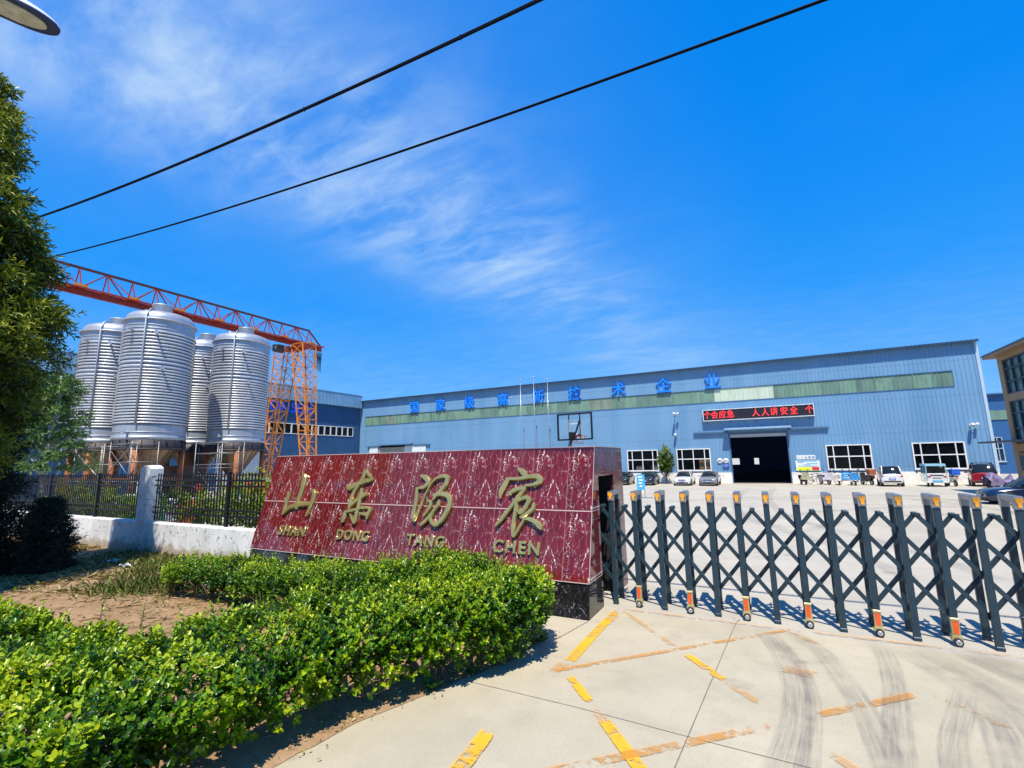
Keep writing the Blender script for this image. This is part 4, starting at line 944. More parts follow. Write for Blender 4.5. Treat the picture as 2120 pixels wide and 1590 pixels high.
def stack(x, y, w, d, zs, label, m_):
    b = empty('sheet_stack', (x, y, 0), label, 'steel sheets'); z = .12
    mb = MB()
    for k in range(3): mb.box((x-w*.4+w*.4*k, y, .06), (.12, d, .12))
    mb.build('bearers', M('timber', (.30, .20, .11), .8, var=.25), b); mb = MB()
    for k, h in enumerate(zs): mb.box((x+.05*math.sin(k*3), y+.04*math.cos(k*5), z+h/2), (w, d, h*.9)); z += h
    mb.build('sheets', m_, b)
stack(-20.1, 14.2, 1.8, 1.2, [.35, .3, .3, .25], 'pile of pale sheets under the orange crate', WHT)
stack(-25.8, 13.0, 2.4, 1.2, [.3, .35, .3], 'pile of pale sheets beside the ladder scaffold', WHT)
stack(-22.8, 17.5, 2.6, 1.5, [.4, .5, .5, .4], 'tall pile of pale boxes behind the red barrels', WHT)
stack(-35.0, 18.0, 4.5, 1.5, [.6, .6, .7, .7], 'dark stack of rusty plates deep under the tanks', M('plate_rusty', (.11, .065, .045), .8, .2, var=.4))
stack(-30.5, 11.0, 2.6, 1.2, [.3, .3, .25], 'pile of grey steel plates under the largest tank', M('plate_grey', (.25, .26, .28), .5, .4))
b = empty('yellow_post', (-27.6, 9.6, 0), 'yellow steel column leaning crane part behind the left railing', 'post'); mb = MB(); mb.box((-27.6, 9.6, 1.1), (.22, .22, 2.2)); mb.build('shaft', YEL, b); mb = MB(); mb.box((-27.6, 9.6, 2.22), (.34, .34, .04)); mb.build('head_plate', YEL, b)
b['label'] = 'short yellow steel post behind the left railing by the pale trunk'
# ------------------------------------------------------------------ big blue warehouse
WALL = M('warehouse_blue', (.135, .295, .49), .42, .0, var=.09, scale=.35, dirt=(.09, .20, .35), dirt_lo=.55, dirt_hi=.85, stretch=(1, 1, .25))
def weathered(m):
    nt = m.node_tree; p = [n for n in nt.nodes if n.type == 'BSDF_PRINCIPLED'][0]; src = p.inputs['Base Color'].links[0].from_socket; co = objco(nt)
    streak = noise_node(nt, mapped(nt, co, (2.2, 2.2, .10)), 1.6, 7, .7); sp = nn(nt, 'ShaderNodeSeparateXYZ'); nt.links.new(co, sp.inputs[0])
    c = mixc(nt, mrange(nt, streak.outputs[0], .60, .78, 0, .55), src, (.16, .19, .22))
    lap = mathn(nt, 'ABSOLUTE', mathn(nt, 'SUBTRACT', mathn(nt, 'FRACT', mathn(nt, 'DIVIDE', sp.outputs[2], 2.9)), .5)); c = mixc(nt, mrange(nt, lap, .010, .004, 0, .55), c, (.05, .12, .22))
    pan_ = nn(nt, 'ShaderNodeTexWhiteNoise', noise_dimensions='1D'); nt.links.new(mathn(nt, 'FLOOR', mathn(nt, 'DIVIDE', sp.outputs[0], .9)), pan_.inputs['W']); c = mixc(nt, mathn(nt, 'MULTIPLY', pan_.outputs['Value'], .14), c, (.30, .42, .55))
    nt.links.new(c, p.inputs['Base Color'])
weathered(WALL)
DKBL = M('trim_blue', (.055, .13, .25), .45, var=.1)
PLN = M('plinth_white', (.78, .76, .71), .8, var=.12, scale=1.5, dirt=(.42, .36, .28), dirt_lo=.52, dirt_hi=.75)
YW, WX0, WX1, WZ = 51.5, -53.0, 16.6, 11.62
wh = empty('warehouse', (-18, 51.5, 0), 'long light blue corrugated warehouse with a dark doorway and blue characters under its roof', 'building')
DX0, DX1, DZ = -2.66, 2.38, 4.85
WINS = [(-12.83, -9.58), (-7.72, -4.48), (5.24, 8.58), (11.39, 14.80)]
SX0, SX1, SZ = -48.4, -43.6, 5.0                    # far left shutter door
mb = MB()
riby(mb, YW, WX0, WX1, 9.30, WZ); riby(mb, YW, WX0, -51.05, 8.02, 9.30); riby(mb, YW, 14.82, WX1, 8.02, 9.30)
riby(mb, YW, WX0, WX1, 5.0, 8.02)
xs = [WX0, SX0]; 
def lower(a, b, z0=1.02, z1=5.0): riby(mb, YW, a, b, z0, z1)
lower(WX0, SX0); lower(SX1, WINS[0][0])
for (a, b), nx in zip(WINS, (WINS[1][0], DX0, WINS[3][0], WX1)):
    lower(a, b, 3.44, 5.0); lower(a, b, 1.02, 1.215); lower(b, nx)
lower(DX0, DX1, DZ, 5.0); lower(DX1, WINS[2][0])
# other sides, back with a row of small windows left open for light
mb.span((WX0, YW+.1, 0), (WX0+.1, 95, WZ)); mb.span((WX1-.1, YW+.1, 0), (WX1, 95, WZ))
bx = [(-60, -5.1), (-3.5, -1.15), (-.4, 5.0), (6.2, 40)]
for a, b in bx: mb.span((max(a, WX0), 94.9, 1.1), (min(b, WX1), 95, 2.2))
mb.span((WX0, 94.9, 0), (WX1, 95, 1.1)); mb.span((WX0, 94.9, 2.2), (WX1, 95, WZ))
mb.build('wall', WALL, wh)
mb = MB(); mb.span((WX0, YW+.10, .01), (WX1-.15, 94.8, .03)); mb.build('floor', M('floor_dark', (.03, .03, .032), .7), wh)
mb = MB()
for a, b in ((WX0, SX0), (SX1, DX0), (DX1, WX1)): mb.span((a, YW-.09, 0.0), (b, YW+.15, 1.02))
mb.build('plinth', PLN, wh)
mb = MB()
n = 230
for i in range(n):
    a, b = WX0-.05+69.7*i/n, WX0-.05+69.7*(i+1)/n; m_ = (a+b)/2
    mb.quad((a, YW-.46, WZ+.06), (m_, YW-.46, WZ+.10), (m_, 73, WZ+2.2), (a, 73, WZ+2.16)); mb.quad((m_, YW-.46, WZ+.10), (b, YW-.46, WZ+.06), (b, 73, WZ+2.16), (m_, 73, WZ+2.2))
mb.quad((WX0-.3, 73, WZ+2.16), (WX1+.3, 73, WZ+2.16), (WX1+.3, 95.4, WZ+.05), (WX0-.3, 95.4, WZ+.05))
mb.build('roof', ROOF, wh)
mb = MB(); mb.span((WX0-.05, YW-.48, WZ-.09), (WX1+.05, YW-.42, WZ+.05)); mb.quad((WX0-.05, YW-.42, WZ-.005), (WX1+.05, YW-.42, WZ-.005), (WX1+.05, YW-.04, WZ-.005), (WX0-.05, YW-.04, WZ-.005)); mb.build('eave', M('eave_dark', (.016, .045, .11), .5, var=.1), wh)
for xa, xb in ((WX1-.16, WX1+.04), (WX0-.02, WX0+.16)):
    mb = MB(); mb.span((xa, YW-.06, 1.021), (xb, YW+.12, WZ-.03)); mb.build('corner_trim', M('trim_pale', (.42, .55, .66), .45, var=.08), wh)
mb = MB()
for z in (8.0, 9.32): mb.span((-51.05, YW-.05, z-.03), (14.82, YW+.02, z+.03))
mb.build('band_trim', DKBL, wh)
# translucent green band, one panel after another
def frp(name, col, var):
    return M(name, col, .35, var=var, scale=1.2, dirt=tuple(c*.5 for c in col), dirt_lo=.5, dirt_hi=.85, stretch=(1, 1, .3))
FR = [frp('frp_green', (.17, .29, .22), .2), frp('frp_green_dull', (.14, .235, .19), .25), frp('frp_green_rust', (.20, .26, .20), .3)]; FRL = frp('frp_pale', (.52, .62, .50), .12)
nP = 50
for i in range(nP):
    a = -51.05+65.87*i/nP; b = a+65.87/nP
    m_ = FRL if -3.2 < (a+b)/2 < 2.0 else FR[rnd.choice((0, 0, 0, 1, 1, 2))]
    mb = MB(); riby(mb, YW+.02, a+.02, b-.02, 8.03, 9.29, .33, .025); mb.span((a-.02, YW-.035, 8.03), (a+.018, YW+.0, 9.29)); mb.build('skylight_panel', m_, wh)
PANE2 = glass('window_glass_clear', (.006, .009, .013), .05, .5, .25)
def windows(x0, x1, z0, z1, y, parent, m=WHF, cols=(.17, .5, .83), mid=.53, name='window', pane=None, t=.09):
    f = MB(); W = x1-x0; zm = z0+(z1-z0)*mid
    f.span((x0, y-.10, z0), (x1, y+.06, z0+t)); f.span((x0, y-.10, z1-t), (x1, y+.06, z1))
    f.span((x0, y-.10, z0+t+.001), (x0+t, y+.06, z1-t-.001)); f.span((x1-t, y-.10, z0+t+.001), (x1, y+.06, z1-t-.001))
    for c in cols: f.span((x0+W*c-t*.42, y-.08, z0+t+.001), (x0+W*c+t*.42, y+.05, z1-t-.001))
    ed = [x0+t+.001]+[x0+W*c for c in cols]+[x1-t-.001]
    for a, b in zip(ed, ed[1:]): f.span((a+(t*.43 if a > ed[0] else 0), y-.085, zm-t*.5), (b-(t*.43 if b < ed[-1] else 0), y+.045, zm+t*.5))
    w = f.build(name, m, parent)
    p = MB(); p.quad((x0+.03, y-.005, z0+.03), (x1-.03, y-.005, z0+.03), (x1-.03, y-.005, z1-.03), (x0+.03, y-.005, z1-.03)); p.build('pane', pane or PANE2, w)
    s = MB(); s.span((x0-.06, y-.16, z0-.07), (x1+.06, y-.02, z0-.005)); s.build('sill', M('sill_grey', (.5, .52, .53), .6), w)
    return w
for a, b in WINS: windows(a, b, 1.22, 3.43, YW, wh)
# rooms behind the windows
RM = M('room_dark', (.03, .032, .036), .9)
CARD = M('carton', (.52, .34, .17), .8, var=.15); PAP = M('room_pale', (.45, .47, .48), .7, var=.2)
mb = MB()
for a, b in ((-14, DX0-.4), (DX1+.4, WX1-.2)):
    mb.quad((a, YW+3.2, .04), (b, YW+3.2, .04), (b, YW+3.2, 4.6), (a, YW+3.2, 4.6)); mb.quad((a, YW+.12, 4.6), (b, YW+.12, 4.6), (b, YW+3.2, 4.6), (a, YW+3.2, 4.6))
    mb.quad((a, YW+.12, .04), (a, YW+3.2, .04), (a, YW+3.2, 4.6), (a, YW+.12, 4.6)); mb.quad((b, YW+.12, .04), (b, YW+3.2, .04), (b, YW+3.2, 4.6), (b, YW+.12, 4.6))
mb.build('room', RM, wh)
for i, (x, z, w, h, m_, lb) in enumerate([(-5.35, 1.25, .55, 1.05, CARD, 'tall tan carton inside the window left of the big doorway'), (-4.85, 1.25, .38, 1.1, CARD, 'narrow tan carton at the right edge of the window by the doorway'),
                                   (-11.6, 1.25, .8, .5, PAP, 'pale box on the inside sill of the far left window'), (-10.1, 1.25, .55, .6, PAP, 'pale cabinet in the right corner of the far left window')]):
    b = empty('stored_box', (x, YW+.45, z), lb, 'box'); mb = MB(); mb.box((x, YW+.45, z+h/2), (w, .4, h), None, 0, .015); mb.build('body', m_, b)
    mb = MB(); mb.box((x, YW+.245, z+h*.5), (w*.9, .012, .05)); mb.build('tape', M('tape', (.62, .5, .3), .4), b)
# door: jambs, lifted shutter, canopy, track rails
SH = M('shutter_grey', (.50, .51, .53), .5, .1, var=.08)
mb = MB(); mb.span((DX0-.02, YW-.07, 0.0), (DX0+.10, YW+.16, DZ)); mb.span((DX1-.10, YW-.07, 0.0), (DX1+.02, YW+.16, DZ)); mb.span((DX0+.101, YW-.06, DZ-.16), (DX1-.101, YW+.16, DZ+.02)); mb.build('door_frame', DKBL, wh)
mb = MB()
for k in range(4): mb.span((DX0+.12, YW-.02+.01*(k % 2), 4.40+.075*k), (DX1-.12, YW+.06, 4.47+.075*k))
mb.build('roller_shutter', SH, wh)
mb = MB(); mb.prism([(YW-.05, 5.36), (YW-.95, 5.18), (YW-.95, 5.10), (YW-.05, 5.28)], -3.0, 2.72, 'YZ')
for k in range(20): mb.bar((-2.9+.29*k, YW-.97, 5.20), (-2.9+.29*k, YW-.05, 5.385), .05, .03)
mb.build('canopy', M('canopy_blue', (.20, .33, .48), .45, var=.1), wh)
mb = MB(); mb.span((-5.9, YW-.24, 4.87), (-2.70, YW-.06, 5.02)); mb.span((2.42, YW-.24, 4.93), (5.66, YW-.06, 5.08)); mb.build('door_track', DKBL, wh)
mb = MB(); riby(mb, YW+.02, SX0+.03, SX1-.03, .02, SZ-.25, .5, .02); mb.build('shutter_door', M('shutter_tan', (.36, .37, .36), .5, var=.1), wh)
mb = MB(); mb.prism([(YW-.05, 5.22), (YW-.7, 5.10), (YW-.7, 5.02), (YW-.05, 5.14)], -47.9, -42.1, 'YZ'); mb.span((-50.4, YW-.22, 4.86), (-47.95, YW-.06, 5.0)); mb.span((-42.05, YW-.22, 4.86), (-39.2, YW-.06, 5.0)); mb.build('canopy', DKBL, wh)
mb = MB(); mb.span((-50.0, YW-.12, 1.03), (-48.42, YW-.05, 4.84)); mb.span((-43.58, YW-.12, 1.03), (-39.9, YW-.05, 4.84)); mb.build('door_leaf', M('leaf_pale', (.62, .72, .80), .45, var=.06), wh)
LBC = M('character_blue', (.008, .23, .95), .35, var=.08, coat=.3)
for ch, x in zip('国家级高新技术企业', (-41.93, -37.5, -32.9, -27.97, -23.07, -18.5, -13.36, -8.52, -3.72)):
    text_mesh(ch, 1.62, .10, .018, LBC, 'character', (x, YW-.13, 10.02), RX90, wh)
# scrolling text board
led = empty('text_board', (-.06, YW-.3, 6.1), 'long dark scrolling display with red characters above the doorway', 'display')
LX0, LX1, LZ0, LZ1 = -4.86, 4.72, 6.10, 7.25
mb = MB(); mb.span((LX0+.08, YW-.40, LZ0+.08), (LX1-.08, YW-.12, LZ1-.08)); mb.build('screen', M('screen_dark', (.018, .014, .022), .35, var=.1), led)
mb = MB(); F_ = M('board_frame', (.70, .72, .74), .35, .3)
mb.span((LX0, YW-.45, LZ0), (LX1, YW-.10, LZ0+.078)); mb.span((LX0, YW-.45, LZ1-.078), (LX1, YW-.10, LZ1)); mb.span((LX0, YW-.45, LZ0+.079), (LX0+.078, YW-.10, LZ1-.079)); mb.span((LX1-.078, YW-.45, LZ0+.079), (LX1, YW-.10, LZ1-.079)); mb.build('frame', F_, led)
for k in range(5):
    x = LX0+.3+2.2*k; mb = MB(); mb.bar((x, YW-.40, LZ0-.02), (x, YW-.03, LZ0-.24), .06, .06); mb.build('bracket', DKBL, led)
RED_E = emit('led_red', (1.0, .035, .03), 1.5)
for ch, u, zc in zip('个会应急人人讲安全个', (260, 380, 508, 634, 1026, 1166, 1296, 1444, 1582, 1800), (0,)*10):
    x = LX0+(u-185)/1685*9.58
    text_mesh(ch, .80, .004, .0, RED_E, 'lit_character', (x, YW-.412, 6.66), RX90, led, sx=.86)
# wall cameras, sign boards
CW = M('camera_white', (.72, .73, .74), .4)
def camera(x, z, rch, label, big=True):
    c = empty('security_camera', (x, YW-.05, z), label, 'camera'); mb = MB(); mb.box((x, YW-.05, z), (.16, .06, .2)); mb.tube([(x, YW-.08, z), (x, YW-rch*.6, z+.02), (x, YW-rch, z)], .03, 6); mb.build('bracket', CW, c)
    mb = MB(); mb.box((x, YW-rch-.02, z-.04), (.22, .50, .20), Matrix.Rotation(R(-14), 3, 'X'), 0, .03)
    if big: mb.box((x+.32, YW-rch*.8, z+.02), (.2, .34, .17), Matrix.Rotation(R(-10), 3, 'X'), 0, .03); mb.bar((x, YW-rch*.7, z), (x+.32, YW-rch*.7, z), .03, .03)
    mb.build('housing', CW, c); mb = MB(); mb.lathe([(0, -.01), (.055, -.01), (.06, 0), (0, 0)], 12, (x, YW-rch-.265, z-.10), 'Y'); mb.build('lens', DARK, c)
camera(-7.55, 7.05, .75, 'white floodlight camera high on the wall above the small tree'); camera(-7.65, 4.9, .30, 'small white dome camera under the higher floodlight camera', False); camera(15.35, 4.75, .45, 'pair of white cameras on the wall near the right corner'); camera(-52.7, 5.0, .3, 'tiny white camera at the far left corner of the warehouse', False)
def board(name, x0, x1, z0, z1, col, label, cat='sign', y=YW-.09, items=()):
    s = empty(name, ((x0+x1)/2, y, z0), label, cat); mb = MB(); mb.span((x0, y-.05, z0), (x1, y, z1), 0, .008); mb.build('panel', M('panel_%s' % name+str(len(MATS)), col, .45, var=.05), s)
    for i, (a, b, c, d, cc) in enumerate(items):
        mb = MB(); w, h = x1-x0, z1-z0; mb.span((x0+a*w, y-.056-.002*i, z0+b*h), (x0+c*w, y-.049, z0+d*h)); mb.build('printed_band', M('print_%d' % len(MATS), cc, .5, var=.05), s)
    return s
SB, SY, SRd, SG = (.05, .35, .72), (.78, .80, .02), (.70, .03, .03), (.35, .62, .10)
s = board('notice_board', 2.76, 4.66, 1.14, 2.12, (.70, .80, .88), 'white and yellow notice board right of the doorway', items=[(.02, .0, .98, .05, SG), (.06, .07, .62, .36, SY), (.66, .07, .95, .36, SRd), (.0, .94, 1, 1, (.35, .65, .85))])
DG = M('print_grey', (.22, .30, .38), .6)
for r_, (a, b) in enumerate([(.1, .9), (.08, .35), (.45, .92), (.3, .62), (.1, .9)]):
    mb = MB(); z = 2.02-.11*r_; mb.span((2.76+1.9*a, YW-.152, z-.022), (2.76+1.9*b, YW-.139, z+.022)); mb.build('printed_line', DG if r_ % 2 else M('print_blue', (.06, .38, .70), .5), s)
s = board('safety_sign', 2.88, 4.38, 2.18, 2.56, (.72, .75, .77), 'narrow white sign with small safety symbols above the notice board')
for k in range(5):
    x = 3.05+.29*k; mb = MB()
    if k == 2: mb.prism([(x-.11, 2.27), (x+.11, 2.27), (x, 2.48)], YW-.148, YW-.138, 'XZ')
    elif k > 2: mb.lathe([(.06, -.006), (.11, -.006), (.11, .004), (.06, .004)], 20, (x, YW-.143, 2.37), 'Y'); mb.box((x, YW-.143, 2.37), (.05, .01, .09))
    else: mb.box((x, YW-.143, 2.42), (.16, .01, .03)); mb.box((x, YW-.143, 2.33), (.12, .01, .03))
    mb.build('symbol', M('print_blue2', (.05, .25, .55), .5) if k > 2 else DG, s)
for i, x in enumerate((-3.66, -3.12)):
    s = empty('round_sign', (x, YW-.09, 1.93), ('round white traffic sign left of the doorway, the one farther from the door', 'round white traffic sign beside the door edge with a dark symbol')[i], 'sign', 'round signs by the doorway')
    mb = MB(); mb.lathe([(0, -.02), (.235, -.02), (.25, -.01), (.25, .03), (0, .03)], 28, (x, YW-.09, 2.17), 'Y'); mb.build('disc', M('disc_white', (.76, .77, .78), .4), s)
    mb = MB()
    for k in range(3): mb.box((x-.10+.10*k, YW-.113, 2.17+(.03 if k == 1 else -.02)), (.055 if i else .075, .012, .20 if k != 1 else .10))
    mb.build('symbol', M('print_black', (.03, .04, .08), .5), s)
s = board('blue_plate', -3.42, -2.84, 1.50, 1.88, (.03, .10, .42), 'small dark blue plate under the round signs beside the doorway')
mb = MB()
for k in range(2): mb.box((-3.13, YW-.146, 1.76-.12*k), (.42-.08*k, .01, .04))
mb.build('printed_line', M('print_lightblue', (.35, .55, .85), .5), s)

# ------------------------------------------------------------------ flagpoles in front of the warehouse
PS = M('pole_steel', (.40, .42, .45), .35, .6, var=.08)
for (x, h), lb in zip(((-24.2, 11.7), (-22.5, 12.0), (-20.78, 11.55)), ('left thin steel flagpole of three before the warehouse', 'middle and tallest thin steel flagpole before the warehouse', 'right thin steel flagpole of three before the warehouse')):
    f = empty('flagpole', (x, 48.8, 0), lb, 'flagpole', 'flagpoles before the warehouse'); mb = MB(); mb.tube([(x, 48.8, 0), (x, 48.8, h)], [.060, .028], 10); mb.build('shaft', PS, f)
    mb = MB(); mb.lathe([(0, h-.01), (.08, h+.03), (.10, h+.10), (.07, h+.17), (0, h+.20)], 12, (x, 48.8, 0)); mb.build('finial', PS, f)

# ------------------------------------------------------------------ tan office building on the right
TAN = M('office_tan', (.33, .22, .12), .7, var=.12, scale=1.2, bumps=.1, bscale=20, dirt=(.28, .19, .10), dirt_lo=.6, dirt_hi=.85)
MULL = M('mullion_dark', (.03, .05, .08), .4, .2); GGL = glass('curtain_glass', (.045, .10, .10), .06, 1.0, .6)
ob = empty('office_building', (18, 30, 0), 'tan office building with dark mullioned glass at the right edge', 'building')
ox, oy0, oy1 = 13.62, 14.0, 39.75
mb = MB()
mb.span((ox, oy1-.55, 0), (24, oy1, 8.35)); mb.span((ox, oy0, 5.55), (24, oy1-.56, 5.98)); mb.span((ox, oy0, 0), (24, oy1-.56, .35)); mb.span((ox+.02, 39.35, .35), (24, 39.19-.01, 2.55)); mb.span((ox, oy0, 2.55), (24, oy1-.56, 3.0)); mb.span((ox, oy0, 8.1), (24, oy1-.56, 8.35))
mb.span((ox+.01, 36.9, .36), (ox+.3, 38.2, 2.54)); mb.span((ox+.3, oy0, .36), (24, 36.2, 2.54)); mb.build('wall', TAN, ob)
for z0, z1 in ((3.0, 5.55), (5.98, 8.1)):
    g_ = MB(); g_.quad((ox+.14, oy0, z0), (ox+.14, oy1-.56, z0), (ox+.14, oy1-.56, z1), (ox+.14, oy0, z1)); g_.build('curtain_glass', GGL, ob)
    mb = MB(); yy = oy1-.58; k = 0
    while yy > oy0: mb.span((ox+.06, yy-.05, z0), (ox+.2, yy+.05, z1)); yy -= .92
    for z in (z0+.03, z0+(z1-z0)*.36, z0+(z1-z0)*.72, z1-.03): mb.span((ox+.065, oy0, z-.05), (ox+.195, oy1-.56, z+.05))
    mb.build('mullion', MULL, ob)
mb = MB(); mb.prism([(13.1, 8.36), (24.5, 8.36), (24.5, 8.62), (13.1, 8.52)], oy0-.5, oy1+.45, 'XZ'); mb.build('eave', TAN, ob)
mb = MB(); mb.prism([(13.05, 8.525), (24.5, 8.625), (24.5, 8.70), (13.05, 8.60)], oy0-.55, oy1+.5, 'XZ'); mb.build('roof', DKBL, ob)
mb = MB(); mb.span((12.1, 30, 3.08), (ox-.002, 39.9, 3.18)); mb.build('canopy', MULL, ob)
mb = MB(); mb.span((ox-.01, 38.22, .0), (ox+.1, 39.18, 2.5)); mb.build('door', M('door_brown', (.20, .075, .025), .4, var=.2), ob)
mb = MB(); mb.span((ox-.03, 38.4, .4), (ox-.012, 39.05, 2.3)); mb.build('door_glass', PANE, ob)
# blue shed far behind
sh = empty('far_shed', (27, 75, 0), 'dark blue shed glimpsed between the warehouse and the office building', 'building'); mb = MB(); mb.span((19.5, 75, 0), (40, 95, 9.15)); mb.build('wall', M('shed_blue', (.02, .10, .27), .5, var=.1), sh)
mb = MB(); mb.span((19.2, 74.6, 9.152), (40.3, 95.4, 9.3)); mb.build('roof', DKBL, sh); mb = MB(); mb.span((19.6, 74.9, 6.2), (39, 74.99, 7.3)); mb.build('skylight_panel', FR[1], sh); windows(22.2, 24.9, 1.4, 4.2, 75, sh, M('frame_bluegrey', (.3, .42, .5), .5))
# ------------------------------------------------------------------ vehicles
TYR = M('tyre', (.016, .016, .017), .8, var=.2); ALLOY = M('alloy', (.58, .59, .60), .3, .6, var=.05)
CGL = glass('car_glass', (.012, .016, .018), .04, 1.0, .6); BLKP = M('black_plastic', (.015, .015, .017), .5); CHR = M('chrome', (.7, .71, .72), .15, .9)
HL = M('headlamp', (.62, .65, .68), .12, .2, coat=.6); TL = M('tail_lamp', (.42, .015, .015), .2, coat=.5); NPB = M('plate_blue', (.03, .14, .52), .45); WHM = M('white_print', (.75, .76, .78), .5)
def paint(name, c, rough=.22): return M(name, c, rough, .15, var=.03, coat=.8)
def loft(mb, st, mi=0):
    """st: (y, half width, z bottom, z shoulder, z centre)"""
    b = len(mb.v); k = None
    for y, hw, zb, zs, zc in st:
        half = [(.0, zb), (hw*.82, zb), (hw*.97, zb+.10), (hw, zb+(zs-zb)*.45), (hw*.985, zs-.12), (hw*.93, zs-.02), (hw*.72, zs+(zc-zs)*.55), (hw*.35, zc), (0, zc+.004)]
        ring = [(x, y, z) for x, z in half]+[(-x, y, z) for x, z in half[-2:0:-1]]; k = len(ring); mb.v += ring
    for i in range(len(st)-1):
        for j in range(k): mb.f.append([b+i*k+j, b+i*k+(j+1) % k, b+(i+1)*k+(j+1) % k, b+(i+1)*k+j]); mb.m.append(mi); mb.sm.append(True)
    mb.f.append([b+j for j in range(k)]); mb.m.append(mi); mb.sm.append(False)
    mb.f.append([b+(len(st)-1)*k+j for j in range(k)][::-1]); mb.m.append(mi); mb.sm.append(False)
SEDAN = dict(L=4.6, st=[(-2.30, .62, .30, .58, .60), (-2.24, .76, .22, .66, .70), (-2.10, .84, .18, .74, .78), (-1.80, .88, .17, .80, .85), (-1.30, .90, .17, .86, .91), (-.95, .905, .17, .90, .95), (0, .91, .17, .92, .96), (1.0, .91, .17, .94, .98), (1.75, .90, .18, .96, 1.02), (2.10, .86, .22, .94, 1.02), (2.26, .80, .30, .88, .98), (2.31, .72, .36, .80, .86)],
             A=(.80, -1.02, .93), B=(.57, -.30, 1.40), C=(.57, .80, 1.43), D=(.72, 1.78, 1.02), wf=-1.45, wr=1.32, wrad=.325, W=.905)
MICRO = dict(L=3.0, st=[(-1.50, .55, .34, .62, .64), (-1.44, .66, .26, .74, .78), (-1.25, .71, .22, .84, .88), (-.95, .73, .22, .92, .97), (0, .74, .22, .95, .99), (.9, .74, .22, .96, 1.0), (1.30, .73, .24, .96, 1.02), (1.45, .69, .30, .92, 1.0), (1.50, .62, .36, .86, .94)],
             A=(.66, -1.0, .94), B=(.56, -.55, 1.56), C=(.55, 1.05, 1.58), D=(.63, 1.42, .98), wf=-.98, wr=.98, wrad=.27, W=.735)
def car(name, label, loc, rz, body_m, S=SEDAN, scale=.87, cat='car', group='cars parked along the warehouse', roof_m=None, plate=True, rack=False, headm=HL):
    t = empty(name, loc, label, cat, group, rz); t.scale = (scale,)*3
    def bd(mb, nm, m, par=None):
        ob = mb.build(nm, m, par or t, world=False); return ob
    mb = MB(); loft(mb, S['st']); bd(mb, 'body', body_m)
    A, B, C, D = (Vector(S[k]) for k in 'ABCD'); mir = lambda v: Vector((-v.x, v.y, v.z))
    def patch(a, b, c, d, bulge, nx=6, ny=4):
        m_ = MB(); vs = []
        nrm = (b-a).cross(d-a).normalized()
        for i in range(nx+1):
            for j in range(ny+1):
                u, v = i/nx, j/ny; p = (a*(1-u)+b*u)*(1-v)+(d*(1-u)+c*u)*v
                vs.append(tuple(p+nrm*bulge*(1-(2*u-1)**2)*(1-.4*(2*v-1)**2)))
        fs = [(i*(ny+1)+j, (i+1)*(ny+1)+j, (i+1)*(ny+1)+j+1, i*(ny+1)+j+1) for i in range(nx) for j in range(ny)]
        m_.add(vs, fs, 0, True); return m_
    bd(patch(mir(A), A, B, mir(B), .07), 'windscreen', CGL); bd(patch(D, mir(D), mir(C), C, .06), 'rear_window', CGL)
    bd(patch(A, D, C, B, .02), 'side_window', CGL); bd(patch(mir(D), mir(A), mir(B), mir(C), .02), 'side_window', CGL)
    rm = roof_m or body_m
    mb = patch(mir(B), B, C, mir(C), .055, 8, 6)
    bd(mb, 'roof', rm)
    mb = MB()
    for s in (1, -1):
        q = lambda v: (v.x*s, v.y, v.z)
        mb.tube([q(A), q(B)], .035, 6); mb.tube([q(B), q((B+C)/2+Vector((.01, 0, .02))), q(C)], .035, 6); mb.tube([q(C), q(D)], .05, 6)
        m1 = (A*.52+D*.48); m2 = (B*.5+C*.5); mb.tube([q(m1+Vector((.015, 0, 0))), q(m2+Vector((.015, 0, 0)))], .025, 6)
        mb.tube([q(A), q(m1+Vector((.02, 0, 0))), q(D)], .022, 6)
    bd(mb, 'pillar', rm)
    W = S['W']; wr = S['wrad']
    for y in (S['wf'], S['wr']):
        for s in (-1, 1):
            a = MB(); a.lathe([(0, W-.10), (wr+.06, W-.10), (wr+.06, W+.004), (wr+.02, W+.008), (0, W+.008)], 24, (0, y, wr), 'X'); a.v = [(v[0]*s, v[1], v[2]) for v in a.v]; bd(a, 'wheel_arch', BLKP)
            w = MB(); w.lathe([(wr*.62, W-.17), (wr*.9, W-.18), (wr, W-.15), (wr, W-.01), (wr*.93, W+.02), (wr*.66, W+.018)], 26, (0, y, wr), 'X'); w.v = [(v[0]*s, v[1], v[2]) for v in w.v]; wo_ = bd(w, 'wheel', TYR)
            r_ = MB(); r_.lathe([(0, W+.012), (.05, W+.014), (.05, W+.008), (wr*.30, W-.005), (wr*.30, W-.03), (0, W-.03)], 16, (0, y, wr), 'X'); r_.lathe([(wr*.56, W-.02), (wr*.58, W+.016), (wr*.68, W+.020), (wr*.68, W-.02)], 26, (0, y, wr), 'X')
            r_.lathe([(0, W-.03), (wr*.6, W-.03), (wr*.6, W-.02), (0, W-.02)], 20, (0, y, wr), 'X')
            for k in range(7):
                an = k*2*math.pi/7; r_.bar((W+.004, y, wr), (W+.010, y+wr*.64*math.cos(an), wr+wr*.64*math.sin(an)), .02, .05)
            r_.v = [(v[0]*s, v[1], v[2]) for v in r_.v]; bd(r_, 'rim', ALLOY, wo_)
    s0 = S['st']; yf = s0[1][0]; yb = s0[-2][0]; hz = s0[2][3]; rz_ = s0[-3][3]
